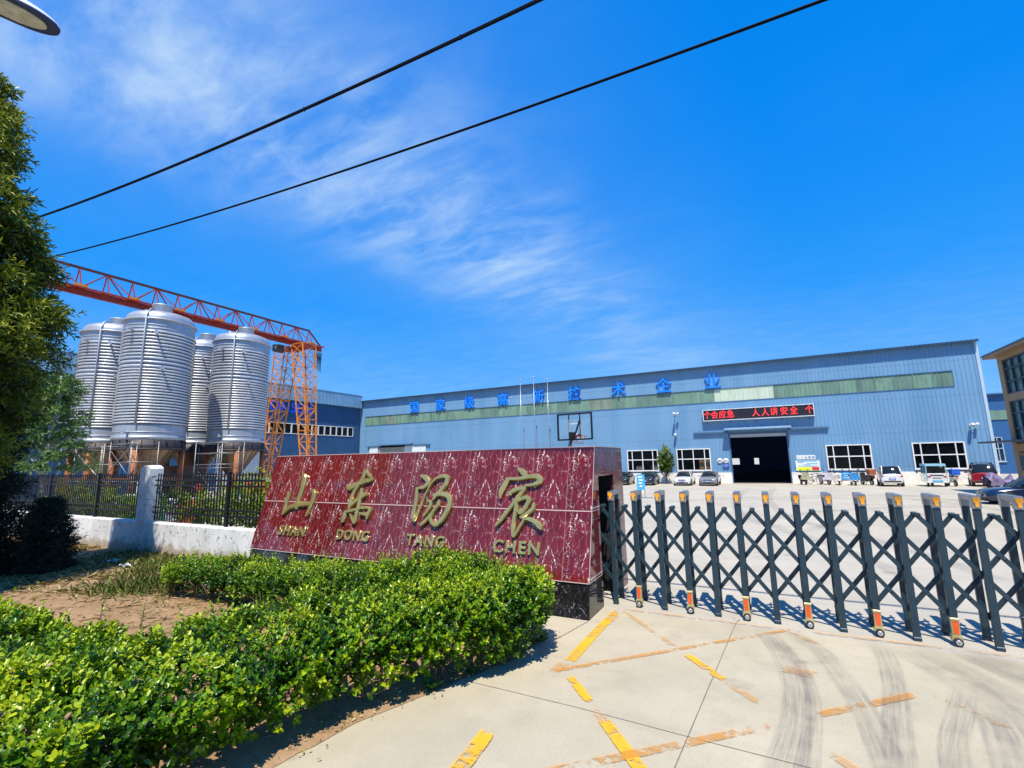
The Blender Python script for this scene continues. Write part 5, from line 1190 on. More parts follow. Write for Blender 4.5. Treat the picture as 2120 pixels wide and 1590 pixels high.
    for s in (-1, 1):
        h = MB(); x0, x1 = W*.44, W*.86
        h.add([(s*x0, yf-.03, hz-.15), (s*x1, yf+.14, hz-.12), (s*x1*1.03, yf+.36, hz-.03), (s*x0*1.05, yf+.03, hz-.04), (s*x0, yf+.2, hz-.15), (s*x1, yf+.34, hz-.12), (s*x1*.99, yf+.5, hz-.03), (s*x0*1.05, yf+.25, hz-.04)], [(0, 1, 2, 3), (4, 7, 6, 5), (0, 3, 7, 4), (1, 5, 6, 2), (3, 2, 6, 7), (0, 4, 5, 1)])
        bd(h, 'headlight', headm)
        h = MB(); h.box((s*W*.78, yb-.03, rz_-.14), (W*.30, .16, .15), None, 0, .03); bd(h, 'tail_light', TL)
        h = MB(); h.box((s*(W+.10), A.y+.28, A.z+.05), (.20, .10, .13), None, 0, .03); h.bar((s*(W-.08), A.y+.26, A.z), (s*(W+.04), A.y+.28, A.z+.03), .04, .03); bd(h, 'mirror', BLKP if roof_m else body_m)
        for yy in (-.05, .95):
            h = MB(); h.box((s*(W+.004), yy*S['L']/4.6+.12, .80), (.02, .16, .03), None, 0, .006); bd(h, 'door_handle', CHR)
        h = MB()
        for yy in (A.y+.15, .02*S['L'], D.y-.55): h.bar((s*(W*.999), yy, .30), (s*(W*.985), yy+.02, .86), .012, .008)
        h.bar((s*(W*.998), A.y+.15, .30), (s*(W*.998), D.y-.55, .30), .012, .008); bd(h, 'door_seam', BLKP)
    g_ = MB(); g_.box((0, yf-.045, hz-.13), (W*.86, .05, .11), None, 0, .01); 
    bd(g_, 'grille', BLKP); g_ = MB()
    for k in range(2): g_.box((0, yf-.075, hz-.16+.07*k), (W*.84, .02, .015))
    bd(g_, 'grille_trim', CHR)
    g_ = MB(); g_.box((0, yf-.05, .31), (W*1.35, .08, .13), None, 0, .02); bd(g_, 'air_intake', BLKP)
    g_ = MB(); g_.box((0, yf-.035, .20), (W*1.5, .10, .05), None, 0, .02); bd(g_, 'lower_lip', CHR if body_m.name != 'paint_navy' else BLKP)
    g_ = MB(); g_.box((0, yb+.045, .42), (W*1.5, .06, .10), None, 0, .02); bd(g_, 'rear_bumper', BLKP)
    if plate:
        for y, z in ((yf-.095, .47), (yb+.075, .62)):
            g_ = MB(); g_.box((0, y, z), (.44, .012, .14)); p_ = bd(g_, 'number_plate', NPB); g_ = MB(); g_.box((0, y+(-.008 if y < 0 else .008), z), (.34, .006, .05)); bd(g_, 'plate_text', WHM, p_)
    if rack:
        g_ = MB()
        for s in (-1, 1): g_.bar((s*.5, B.y+.1, B.z+.12), (s*.5, C.y-.1, C.z+.12), .05, .05)
        for k in range(3): yy = B.y+.2+(C.y-B.y-.4)*k/2; g_.bar((-.55, yy, B.z+.13), (.55, yy, B.z+.13), .05, .03); g_.box((-.5, yy, B.z+.08), (.04, .04, .10)); g_.box((.5, yy, B.z+.08), (.04, .04, .10))
        bd(g_, 'roof_rack', BLKP)
    return t
car('sedan', 'black sedan half hidden by the right end of the red sign wall', (-12.55, 48.6, 0), R(2), paint('paint_black', (.012, .014, .018)))
car('sedan', 'dark blue sedan facing out behind the pale blue standing sign', (-10.05, 48.45, 0), R(1), paint('paint_darkblue', (.010, .016, .040)))
car('sedan', 'white sedan parked right of the small tree', (-6.68, 48.4, 0), R(0), paint('paint_white', (.74, .75, .76)))
car('sedan', 'silver grey sedan parked closest to the dark doorway', (-4.42, 48.35, 0), R(-1), paint('paint_silver', (.22, .24, .28), .25))
car('sedan', 'navy car at the right edge nearest the gate, front wheel in view', (11.75, 32.75, 0), R(-88), paint('paint_navy', (.008, .022, .065), .15), scale=.90, group=None)
car('minicar', 'small white microcar with its back to the yard', (9.05, 48.6, 0), R(176), paint('paint_white', (.74, .75, .76)), MICRO, .98, 'microcar', None)
car('minicar', 'small red microcar with black roof and roof rack', (14.9, 49.3, 0), R(168), paint('paint_red', (.30, .012, .018)), MICRO, 1.02, 'microcar', None, roof_m=paint('paint_roofblack', (.012, .012, .015)), rack=True)
# pale blue three wheeled cab
def cab_trike(x, y):
    t = empty('cabin_tricycle', (x, y, 0), 'pale blue and white cabin tricycle with its back to the yard', 'tricycle', None, R(176))
    BL, WT = paint('paint_paleblue', (.26, .50, .62), .3), paint('paint_white', (.74, .75, .76)); bd = lambda mb, n, m, p=None: mb.build(n, m, p or t, world=False)
    mb = MB(); mb.prism([(-1.25, .30), (1.05, .30), (1.08, .98), (-.75, .98), (-1.30, .80)], -.60, .60, 'YZ'); bd(mb, 'body', BL)
    mb = MB(); mb.box((0, 1.085, .70), (1.12, .05, .62), None, 0, .02); mb.box((0, 1.10, .36), (1.26, .08, .12), None, 0, .02); bd(mb, 'rear_panel', WT)
    mb = MB(); mb.prism([(-1.0, 1.56), (1.08, 1.56), (1.05, 1.68), (.85, 1.73), (-.8, 1.73), (-1.05, 1.64)], -.60, .60, 'YZ'); bd(mb, 'roof', BL)
    for sx in (-1, 1):
        mb = MB()
        for a, b in (((sx*.585, -.78, .97), (sx*.57, -.95, 1.58)), ((sx*.585, .12, .97), (sx*.575, .12, 1.57)), ((sx*.585, 1.05, .97), (sx*.575, 1.03, 1.57))): mb.bar(a, b, .06, .07)
        bd(mb, 'pillar', BL)
        mb = MB(); mb.quad((sx*.575, -.75, 1.0), (sx*.575, 1.02, 1.0), (sx*.565, 1.0, 1.56), (sx*.565, -.9, 1.56)); bd(mb, 'side_window', glass('cab_glass', (.25, .32, .34), .08, .35, .5) if 'cab_glass' not in MATS else MATS['cab_glass'])
        mb = MB(); mb.box((sx*.605, -.30, .62), (.015, .85, .50), None, 0, .005); mb.box((sx*.605, .72, .62), (.015, .5, .4), None, 0, .005); bd(mb, 'door', WT)
        mb = MB(); mb.bar((sx*.58, -.85, 1.05), (sx*.80, -.95, 1.10), .03, .03); mb.box((sx*.84, -.95, 1.06), (.10, .05, .20), None, 0, .02); bd(mb, 'mirror', BLKP)
        w = MB(); w.lathe([(0, -.06), (.23, -.06), (.25, -.03), (.25, .03), (.23, .06), (0, .06)], 20, (sx*.52, .72, .25), 'X'); wo_ = bd(w, 'wheel', TYR); r_ = MB(); r_.lathe([(0, -.065), (.13, -.065), (.13, .065), (0, .065)], 14, (sx*.52, .72, .25), 'X'); bd(r_, 'rim', ALLOY, wo_)
        h = MB(); h.box((sx*.46, 1.118, .76), (.18, .02, .10), None, 0, .006); bd(h, 'tail_light', TL)
    w = MB(); w.lathe([(0, -.06), (.23, -.06), (.25, -.03), (.25, .03), (.23, .06), (0, .06)], 20, (0, -.95, .25), 'X'); bd(w, 'wheel', TYR)
    mb = MB(); mb.quad((-.56, -.80, .98), (.56, -.80, .98), (.56, -.97, 1.57), (-.56, -.97, 1.57)); bd(mb, 'windscreen', CGL)
    mb = MB(); mb.box((0, 1.06, 1.25), (1.02, .03, .46), None, 0, .01); bd(mb, 'rear_window', CGL)
    mb = MB(); mb.box((0, 1.118, .86), (.78, .02, .07)); mb.box((0, 1.118, .66), (.50, .02, .04)); bd(mb, 'dark_trim', BLKP)
    mb = MB(); mb.box((0, 1.15, .42), (.62, .012, .13)); bd(mb, 'number_plate', M('plate_cyan', (.06, .38, .62), .45))
cab_trike(11.78, 48.4)

# ------------------------------------------------------------------ two wheelers
SPK = M('spoke_steel', (.35, .35, .36), .4, .6)
def wheel2(r, y, w=.025, x=0, n=22):
    mb = MB(); mb.lathe([(r-w, -w*.8), (r, -w*.5), (r, w*.5), (r-w, w*.8), (r-w, -w*.8)], n, (x, y, r), 'X'); return mb
def bicycle(x, y, rz, col, label, basket=False):
    t = empty('bicycle', (x, y, 0), label, 'bicycle', 'bicycles by the plinth', rz); bd = lambda mb, n, m, p=None: mb.build(n, m, p or t, world=False)
    for yy in (-.52, .52):
        w = bd(wheel2(.33, yy), 'wheel', TYR); s = MB()
        for k in range(8): a = k*math.pi/4; s.bar((0, yy, .33), (0, yy+.31*math.cos(a), .33+.31*math.sin(a)), .008, .008)
        s.lathe([(.295, -.01), (.31, -.01), (.31, .01), (.295, .01)], 22, (0, yy, .33), 'X'); bd(s, 'spokes', SPK, w)
    mb = MB()
    for a, b in (((0, .52, .33), (0, .10, .30)), ((0, .10, .30), (0, .22, .80)), ((0, .10, .30), (0, -.36, .72)), ((0, .18, .62), (0, -.36, .76)), ((0, .52, .33), (0, .2, .72)), ((0, -.52, .33), (0, -.33, .95))): mb.tube([a, b], .02, 6)
    bd(mb, 'frame', col); mb = MB(); mb.tube([(-.28, -.20, 1.0), (-.10, -.34, .98), (.10, -.34, .98), (.28, -.20, 1.0)], .016, 6); bd(mb, 'handlebar', BLKP)
    mb = MB(); mb.prism([(.06, .86), (.34, .83), (.36, .90), (.06, .91)], -.07, .07, 'YZ'); bd(mb, 'saddle', BLKP); mb = MB(); mb.lathe([(.0, -.02), (.09, -.02), (.09, .02), (0, .02)], 14, (0, .10, .30), 'X'); mb.bar((.08, .10, .30), (.08, .10, .14), .03, .02); mb.bar((-.08, .10, .30), (-.08, .10, .46), .03, .02); bd(mb, 'crank', SPK)
    if basket:
        mb = MB()
        for z in (.72, .84, .96): mb.tube([(-.16, -.44, z), (.16, -.44, z), (.18, -.72, z), (-.18, -.72, z), (-.16, -.44, z)], .01, 5)
        for k in range(6): mb.bar((-.17+.068*k, -.72, .7), (-.18+.07*k, -.73, .96), .012, .012)
        bd(mb, 'basket', SPK)
def scooter(x, y, rz, col, label, cover=None, box=None, cat='scooter'):
    t = empty('scooter', (x, y, 0), label, cat, 'scooters by the plinth', rz); bd = lambda mb, n, m, p=None: mb.build(n, m, p or t, world=False)
    for yy in (-.58, .55):
        w = bd(wheel2(.23, yy, .075), 'wheel', TYR); s = MB(); s.lathe([(0, -.05), (.14, -.05), (.14, .05), (0, .05)], 16, (0, yy, .23), 'X'); bd(s, 'rim', ALLOY, w)
    mb = MB(); mb.prism([(-.42, .28), (.12, .26), (.12, .36), (-.36, .36)], -.15, .15, 'YZ'); mb.prism([(.10, .26), (.55, .44), (.82, .62), (.80, .72), (.10, .70), (.04, .40)], -.14, .14, 'YZ'); mb.prism([(-.38, .30), (-.46, .34), (-.58, .86), (-.50, 1.00), (-.42, .95)], -.19, .19, 'YZ'); mb.prism([(-.78, .40), (-.60, .52), (-.42, .44), (-.46, .38), (-.60, .46)], -.08, .08, 'YZ'); bd(mb, 'body', col)
    mb = MB(); mb.prism([(.04, .70), (.78, .72), (.80, .82), (.40, .80), (.06, .82)], -.14, .14, 'YZ'); bd(mb, 'saddle', BLKP)
    mb = MB(); mb.tube([(-.32, -.36, 1.06), (-.10, -.46, 1.03), (.10, -.46, 1.03), (.32, -.36, 1.06)], .022, 6); mb.tube([(0, -.46, 1.02), (0, -.58, .25)], .03, 6)
    for s in (-1, 1): mb.tube([(s*.22, -.42, 1.05), (s*.30, -.44, 1.24)], .01, 5); mb.box((s*.30, -.44, 1.28), (.12, .02, .08), None, 0, .008)
    bd(mb, 'handlebar', BLKP); mb = MB(); mb.box((0, -.60, .90), (.20, .06, .13), None, 0, .02); bd(mb, 'headlight', HL); mb = MB(); mb.box((0, .82, .66), (.16, .04, .08), None, 0, .01); bd(mb, 'tail_light', TL)
    if cover:
        mb = MB(); n = 10; vs = []
        for i in range(n+1):
            for j in range(7):
                u, v = i/n-.5, j/6-.5; vs.append((u*(.66-.25*v), -.60-.16*math.cos(u*3)+.06*math.sin(i*1.7+j), .74+v*.58+.03*math.sin(i*2.1+j*1.3)))
        mb.add(vs, [(i*7+j, (i+1)*7+j, (i+1)*7+j+1, i*7+j+1) for i in range(n) for j in range(6)], 0, True)
        vs2 = [(a, b+.03, c) for a, b, c in vs]; mb.add(vs2, [(i*7+j, i*7+j+1, (i+1)*7+j+1, (i+1)*7+j) for i in range(n) for j in range(6)], 0, True)
        bd(mb, 'wind_apron', cover)
    if box:
        mb = MB(); mb.box((0, .62, 1.08), (.52, .50, .46), None, 0, .04); bd(mb, 'delivery_box', box)
SCW = paint('paint_white', (.74, .75, .76)); SCB = paint('paint_scooterblue', (.02, .13, .45)); SCK = paint('paint_scooterblack', (.02, .02, .025)); LIL = M('paint_lilac', (.55, .50, .62), .3, coat=.4)
scooter(3.12, 49.7, R(14), SCK, 'dark scooter with an olive wind apron right beside the doorway', M('apron_olive', (.36, .37, .24), .8, var=.3))
bicycle(4.0, 50.1, R(40), SCK, 'thin dark bicycle just right of the scooter with the apron', True)
scooter(4.75, 50.0, R(25), LIL, 'lilac scooter standing between two bicycles', M('apron_lilac', (.55, .52, .60), .7, var=.3))
bicycle(5.3, 50.35, R(60), M('bike_grey', (.12, .13, .15), .4, .3), 'grey bicycle with a front basket left of the white scooter', True)
scooter(5.72, 49.4, R(-6), SCW, 'white scooter facing out left of the blue banner')
scooter(6.68, 49.2, R(6), SCW, 'white scooter with a blue apron facing out right of the blue banner', M('apron_blue', (.03, .25, .60), .6, var=.2))
bicycle(7.15, 49.9, R(35), SCK, 'dark bicycle left of the scooter carrying a brown box', False)
scooter(7.75, 49.9, R(205), SCK, 'dark scooter carrying a reddish brown delivery box', None, M('box_brown', (.40, .115, .05), .6, var=.2))
scooter(12.85, 48.6, R(188), SCW, 'white scooter with a blue rain cover beside the pale blue tricycle', None, M('cover_blue', (.02, .12, .60), .5, var=.3))
# heap of cloth covered scooter at the red microcar
b = empty('covered_scooter', (14.9, 46.6, 0), 'scooter under a grey and purple rain cover in front of the red microcar', 'scooter', None, R(-70)); mb = MB(); n = 16
for i in range(n+1):
    y = -.8+1.6*i/n
    for j in range(13):
        a = math.pi*j/12; r0 = .34+.08*math.sin(i*1.1)+.05*math.sin(j*1.9+i); z = (.62+.30*math.sin(i*.42)+.08*math.sin(i*1.3+j))*math.sin(a)**.6
        mb.v.append((r0*math.cos(a), y+.04*math.sin(j*2), .18+z*1.0))
for i in range(n):
    for j in range(12): mb.f.append([i*13+j, (i+1)*13+j, (i+1)*13+j+1, i*13+j+1]); mb.m.append(0); mb.sm.append(True)
mb.build('rain_cover', M('cover_purple', (.16, .13, .25), .55, var=.5, scale=3, dirt=(.30, .35, .42)), b, world=False)
for yy in (-.62, .62): w = wheel2(.23, yy, .07).build('wheel', TYR, b, world=False)
s = board('blue_banner', 6.02, 6.92, .35, 1.02, (.03, .30, .70), 'blue banner on the plinth behind the scooters', y=YW-.10)
mb = MB()
for k, w in enumerate((.5, .62, .5)): mb.box((6.5+(.12 if k == 1 else 0), YW-.156, .88-.18*k), (w*.8, .01, .07))
mb.build('printed_line', M('print_skyblue', (.45, .68, .88), .5), s)
# standing pale blue sign in the yard
s = empty('standing_sign', (-7.2, 32.1, 0), 'pale blue standing sign on two posts in the yard behind the gate', 'sign'); mb = MB()
for dx_ in (-.22, .22): mb.tube([(-7.2+dx_, 32.1, 0), (-7.2+dx_, 32.1, 1.5)], .02, 6)
mb.box((-7.2, 32.1, .02), (1.4, .4, .04)); mb.build('stand', SPK, s); mb = MB(); mb.box((-7.2, 32.07, 1.02), (.52, .03, 1.0), None, 0, .006); mb.build('panel', M('panel_cyan', (.05, .42, .75), .45), s); mb = MB()
for k in range(4): mb.box((-7.2-.03+.04*(k % 2), 32.045, 1.36-.2*k), (.30-.04*k, .012, .10))
mb.build('printed_line', WHM, s); mb = MB(); mb.box((-7.2, 32.05, .40), (.30, .02, .22)); mb.build('notice', WHM, s)

# ------------------------------------------------------------------ basketball hoop
HB = M('hoop_black', (.012, .012, .015), .4, .2); bx_, by_ = -5.36, 14.75
hp = empty('basketball_hoop', (bx_, by_, 0), 'black framed clear basketball backboard seen from behind above the sign wall', 'basketball hoop', None, R(-4))
bd = lambda mb, n, m, p=None: mb.build(n, m, p or hp, world=False)
w2, z0, z1 = .60, 3.24, 4.08
mb = MB()
for z in (z0, z1): mb.span((-w2, -.02, z-.025), (w2, .03, z+.025))
for x in (-w2, w2): mb.span((x-.025, -.021, z0-.02), (x+.025, .031, z1+.02))
for x in (-.20, .20): mb.span((x-.013, -.018, z0+.03), (x+.013, .02, z1-.03))
bd(mb, 'board_frame', HB)
gl = glass('acrylic', (.5, .6, .65), .05, .10, .5); mb = MB(); mb.quad((-w2, .035, z0), (w2, .035, z0), (w2, .035, z1), (-w2, .035, z1)); bd(mb, 'backboard', gl)
mb = MB()
for z in (3.42, 3.76): mb.span((-.21, .036, z-.014), (.21, .044, z+.014))
for x in (-.2, .2): mb.span((x-.014, .0365, 3.435), (x+.014, .0435, 3.745))
bd(mb, 'target_square', WHM)
mb = MB(); mb.tube([(0, -.55, 0.02), (0, -.55, 2.85), (0, -.25, 3.28)], .055, 10)
for x in (-1, 1): mb.bar((x*.06, -.28, 3.20), (x*.21, -.02, 3.88), .03, .05); mb.bar((x*.05, -.28, 3.22), (x*.19, -.02, 3.40), .03, .04)
mb.box((0, -.22, 3.36), (.12, .30, .22), None, 0, .02); bd(mb, 'support_pole', HB); mb = MB(); mb.box((0, -.75, .14), (.8, 1.0, .26), None, 0, .05); bd(mb, 'base', HB)
mb = MB(); mb.tube([(.23*math.cos(a*math.pi/12), .30+.23*math.sin(a*math.pi/12), 3.36) for a in range(25)], .014, 6, caps=False); mb.box((0, .05, 3.36), (.12, .08, .06)); r_ = bd(mb, 'rim', M('rim_red', (.55, .06, .04), .4)); mb = MB()
for k in range(12):
    a, a2 = k*math.pi/6, (k+1)*math.pi/6; mb.tube([(.23*math.cos(a), .30+.23*math.sin(a), 3.35), (.15*math.cos(a2), .30+.15*math.sin(a2), 3.1)], .006, 4); mb.tube([(.23*math.cos(a2), .30+.23*math.sin(a2), 3.35), (.15*math.cos(a), .30+.15*math.sin(a), 3.1)], .006, 4)
bd(mb, 'net', M('net_pale', (.55, .5, .5), .8), r_)

# ------------------------------------------------------------------ overhead cables and street lamp
def cable(pts, x0, x1, y, offs, r, label):
    A_ = np.polyfit([p[0] for p in pts], [p[1] for p in pts], 2); t = empty('overhead_cable', (x0, y, float(np.polyval(A_, x0))), label, 'cable')
    for i, (oy, oz) in enumerate(offs):
        mb = MB(); mb.tube([(x0+(x1-x0)*k/40, y+oy, float(np.polyval(A_, x0+(x1-x0)*k/40))+oz) for k in range(41)], r, 6); mb.build('strand', CAB, t)
    if len(offs) > 1:
        mb = MB()
        for k in range(9): x = x0+(x1-x0)*(k+.5)/9; z = float(np.polyval(A_, x)); mb.box((x, y+offs[1][0]/2, z+offs[1][1]/2), (.02, .04, .085))
        mb.build('cable_tie', CAB, t)
cable([(1.192, 7.89), (-3.553, 8.124), (-11.859, 8.597), (-19.527, 9.426)], -30, 9, 6.0, [(0, 0)], .020, 'lower single black cable across the sky')
cable([(-2.455, 9.852), (-8.136, 10.092), (-21.794, 11.31)], -30, 6, 6.0, [(0, 0), (.02, .055)], .022, 'upper doubled black cable across the sky')
LW = M('lamp_shell', (.70, .72, .74), .35, .1, var=.05); LBL = M('lamp_rim', (.02, .035, .11), .35, .2); LENS = M('lamp_lens', (.40, .40, .33), .25, var=.3, scale=12)
tip = Vector((-5.795, 1.56, 6.91)); d = Vector((-.16, -.36, .03)).normalized()
lp = empty('street_lamp', (-6.62, -.35, 0), 'street lamp head with pale shell and oval lens at the upper left', 'street lamp')
side = Vector((d.y, -d.x, 0)).normalized()
def lampring(k, f=1.0):
    t = k/14; s = .80*t**1.35; q_ = min(1., s/.30); w = .165*math.sqrt(max(0., 1-(1-q_)**2))+.004
    return s, w*f
mb = MB(); rows = []
for k in range(15):
    s, w = lampring(k); h = .10*math.sin(min(1, t_ if (t_ := k/14) else 0)*math.pi*.7+.12)+.015
    for j in range(9):
        a = math.pi*j/8; p = tip+d*s+side*(w*math.cos(a))+Vector((0, 0, h*math.sin(a))); rows.append(tuple(p))
mb.add(rows, [(i*9+j, (i+1)*9+j, (i+1)*9+j+1, i*9+j+1) for i in range(14) for j in range(8)], 0, True); mb.build('lamp_shell', LW, lp)
def plate(z, f, s0, s1):
    pts = [tip+d*(s0+(lampring(k)[0])*(s1-s0)/.8)+side*lampring(k, f)[1]+Vector((0, 0, z)) for k in range(15)]+[tip+d*(s0+(lampring(k)[0])*(s1-s0)/.8)-side*lampring(k, f)[1]+Vector((0, 0, z)) for k in range(14, -1, -1)]
    m_ = MB(); n_ = len(pts); m_.add([tuple(p) for p in pts]+[tuple(p-Vector((0, 0, .02))) for p in pts], [list(range(n_)), list(range(n_, 2*n_))[::-1]]+[(i, (i+1) % n_, n_+(i+1) % n_, n_+i) for i in range(n_)]); return m_
plate(.0, 1.0, -.005, .80).build('lamp_rim', LBL, lp)
# lens: a shallow oval
mb = MB(); c = tip+d*.34-Vector((0, 0, .022)); vs = [tuple(c+d*(.25*math.cos(a*math.pi/16))+side*(.110*math.sin(a*math.pi/16))) for a in range(32)]
mb.add(vs+[tuple(Vector(v)-Vector((0, 0, .015))) for v in vs], [list(range(32)), list(range(32, 64))[::-1]]+[(i, (i+1) % 32, 32+(i+1) % 32, 32+i) for i in range(32)]); mb.build('lens', LENS, lp)
mb = MB(); e = tip+d*.78+Vector((0, 0, .04)); mb.tube([tuple(e), tuple(e+d*.8+Vector((0, 0, .05))), (-6.60, -.25, 6.7), (-6.62, -.35, 6.2), (-6.62, -.35, 0)], [.035, .04, .05, .06, .09], 10); mb.build('pole', LW, lp)
# ------------------------------------------------------------------ vegetation
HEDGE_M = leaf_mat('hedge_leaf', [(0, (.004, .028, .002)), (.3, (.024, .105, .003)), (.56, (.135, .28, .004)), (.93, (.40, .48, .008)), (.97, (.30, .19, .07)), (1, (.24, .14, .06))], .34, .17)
TWIG = M('twig', (.05, .04, .022), .9, var=.4, scale=12)
STEM = M('hedge_stem', (.16, .12, .08), .85, var=.3, scale=20)
def hedge_points(line, n, zlow=.12, rough=.135):
    """points and outward normals on a soft rounded hedge following (x, y, half width, height)"""
    seg = []
    for a, b in zip(line, line[1:]): seg.append((a, b, math.hypot(b[0]-a[0], b[1]-a[1])*(a[2]+a[3]+b[2]+b[3])))
    tot = sum(s[2] for s in seg); P, Nn, D = [], [], []
    capn = [0, 0]
    for a, b, wgt in seg:
        k = int(n*wgt/tot); L = math.hypot(b[0]-a[0], b[1]-a[1]); dx_, dy_ = (b[0]-a[0])/L, (b[1]-a[1])/L
        for _ in range(k):
            t = rnd.random(); w = a[2]+(b[2]-a[2])*t; h = a[3]+(b[3]-a[3])*t; th = rnd.random()*math.pi
            cl, sl = math.cos(th), math.sin(th); z = zlow+(h-zlow)*abs(sl)**.55; lat = math.copysign(abs(cl)**.55, cl)*w*(.66+.40*min(1, z/h/.75))
            x, y = a[0]+dx_*L*t-dy_*lat, a[1]+dy_*L*t+dx_*lat
            P.append((x, y, z)); Nn.append((-dy_*cl, dx_*cl, sl*1.1+.05))
    for end, (a, b) in ((0, (line[0], line[1])), (1, (line[-1], line[-2]))):
        L = math.hypot(b[0]-a[0], b[1]-a[1]); ox_, oy_ = (a[0]-b[0])/L, (a[1]-b[1])/L
        k = int(n*(a[2]*1.6*(a[2]+a[3]))/tot)
        for _ in range(k):
            ph = rnd.uniform(-math.pi/2, math.pi/2); th = rnd.random()*math.pi/2; cl, sl = math.cos(th), math.sin(th)
            dx_, dy_ = ox_*math.cos(ph)-oy_*math.sin(ph), ox_*math.sin(ph)+oy_*math.cos(ph); zf = zlow/a[3]+(1-zlow/a[3])*sl**.55; lat = cl**.55*a[2]*(.66+.40*min(1, zf/.75))
            P.append((a[0]+dx_*lat, a[1]+dy_*lat, zlow+(a[3]-zlow)*sl**.55)); Nn.append((dx_*cl, dy_*cl, sl*1.1+.05))
    P = np.array(P); Nn = unit(np.array(Nn)); off = np.array([mnoise.noise(Vector(p)*1.7)*.75+mnoise.noise(Vector(p)*4.5)*.45 for p in P])
    return P+Nn*(off*rough*1.6)[:, None], Nn, off
def hedge(name, label, lines, dens, leaf, tall=0, core=.80):
    h = empty(name, (lines[0][0][0], lines[0][0][1], 0), label, 'hedge')
    PP, TT, NN_, LL, WW, TI = [], [], [], [], [], []
    for line in lines:
        area = sum(math.hypot(b[0]-a[0], b[1]-a[1])*(a[2]*1.6+a[3]*1.8) for a, b in zip(line, line[1:]))
        n = int(area*dens); P, Nn, off = hedge_points(line, n)
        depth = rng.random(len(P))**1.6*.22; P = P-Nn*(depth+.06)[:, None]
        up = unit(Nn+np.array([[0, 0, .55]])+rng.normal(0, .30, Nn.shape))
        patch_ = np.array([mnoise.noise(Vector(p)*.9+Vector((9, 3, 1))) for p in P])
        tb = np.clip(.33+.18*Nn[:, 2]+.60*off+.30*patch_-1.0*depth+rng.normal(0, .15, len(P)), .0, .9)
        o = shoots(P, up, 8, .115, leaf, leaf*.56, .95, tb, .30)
        for L_, v in zip((PP, TT, NN_, LL, WW, TI), o): L_.append(v)
        k = int(n*tall)
        if k:
            idx = rng.choice(np.where(Nn[:, 2] > .45)[0], k); Pt = P[idx]; 
            o = shoots(Pt, unit(np.array([[0, 0, 1.]])+rng.normal(0, .22, (k, 3))), 12, .26, leaf*.85, leaf*.48, .8, np.full(k, .62), .3)
            for L_, v in zip((PP, TT, NN_, LL, WW, TI), o): L_.append(v)
    TI = [np.where(rng.random(len(t_)) < .012, 1., t_) for t_ in TI]
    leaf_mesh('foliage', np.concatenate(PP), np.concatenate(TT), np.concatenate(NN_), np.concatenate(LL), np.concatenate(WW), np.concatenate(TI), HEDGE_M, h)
    mb = MB(); st = MB()
    for line in lines:
        for a, b in zip(line, line[1:]):
            L = math.hypot(b[0]-a[0], b[1]-a[1]); dx_, dy_ = (b[0]-a[0])/L, (b[1]-a[1])/L; k = max(2, int(L*9))
            for i in range(k):
                t = rnd.random(); w = (a[2]+(b[2]-a[2])*t); hh = a[3]+(b[3]-a[3])*t; la = rnd.uniform(-.75, .75)*w
                x, y = a[0]+dx_*L*t-dy_*la, a[1]+dy_*L*t+dx_*la; ax_, ay_ = rnd.uniform(-.2, .2)-dy_*la*.25, rnd.uniform(-.2, .2)+dx_*la*.25
                st.tube([(x, y, 0), (x+ax_*.4, y+ay_*.4, hh*.35), (x+ax_*.8, y+ay_*.8, hh*.62)], [.013, .010, .004], 5)
                for _ in range(3):
                    z = rnd.uniform(.2, .4)*hh; an = rnd.random()*6.28; st.tube([(x+ax_*z/hh, y+ay_*z/hh, z), (x+ax_*.7+.14*math.cos(an), y+ay_*.7+.14*math.sin(an), z+.18)], [.007, .003], 4)
    tag(st.build('stems', STEM, h), kind='stuff')
    return h
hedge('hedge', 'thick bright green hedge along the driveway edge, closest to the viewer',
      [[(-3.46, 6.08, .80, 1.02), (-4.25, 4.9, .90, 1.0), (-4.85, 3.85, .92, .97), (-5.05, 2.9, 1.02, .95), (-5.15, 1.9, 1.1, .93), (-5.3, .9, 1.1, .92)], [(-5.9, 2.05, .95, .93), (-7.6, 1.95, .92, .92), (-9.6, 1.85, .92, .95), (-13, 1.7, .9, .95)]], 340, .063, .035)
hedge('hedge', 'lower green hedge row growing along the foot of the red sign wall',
      [[(-10.9, 6.1, .48, .66), (-9.6, 6.15, .58, .70), (-8.0, 6.2, .62, .74), (-6.4, 6.25, .66, .88), (-5.0, 6.35, .68, 1.08), (-4.1, 6.4, .66, 1.12), (-3.4, 6.4, .55, 1.0)]], 350, .054, .06)
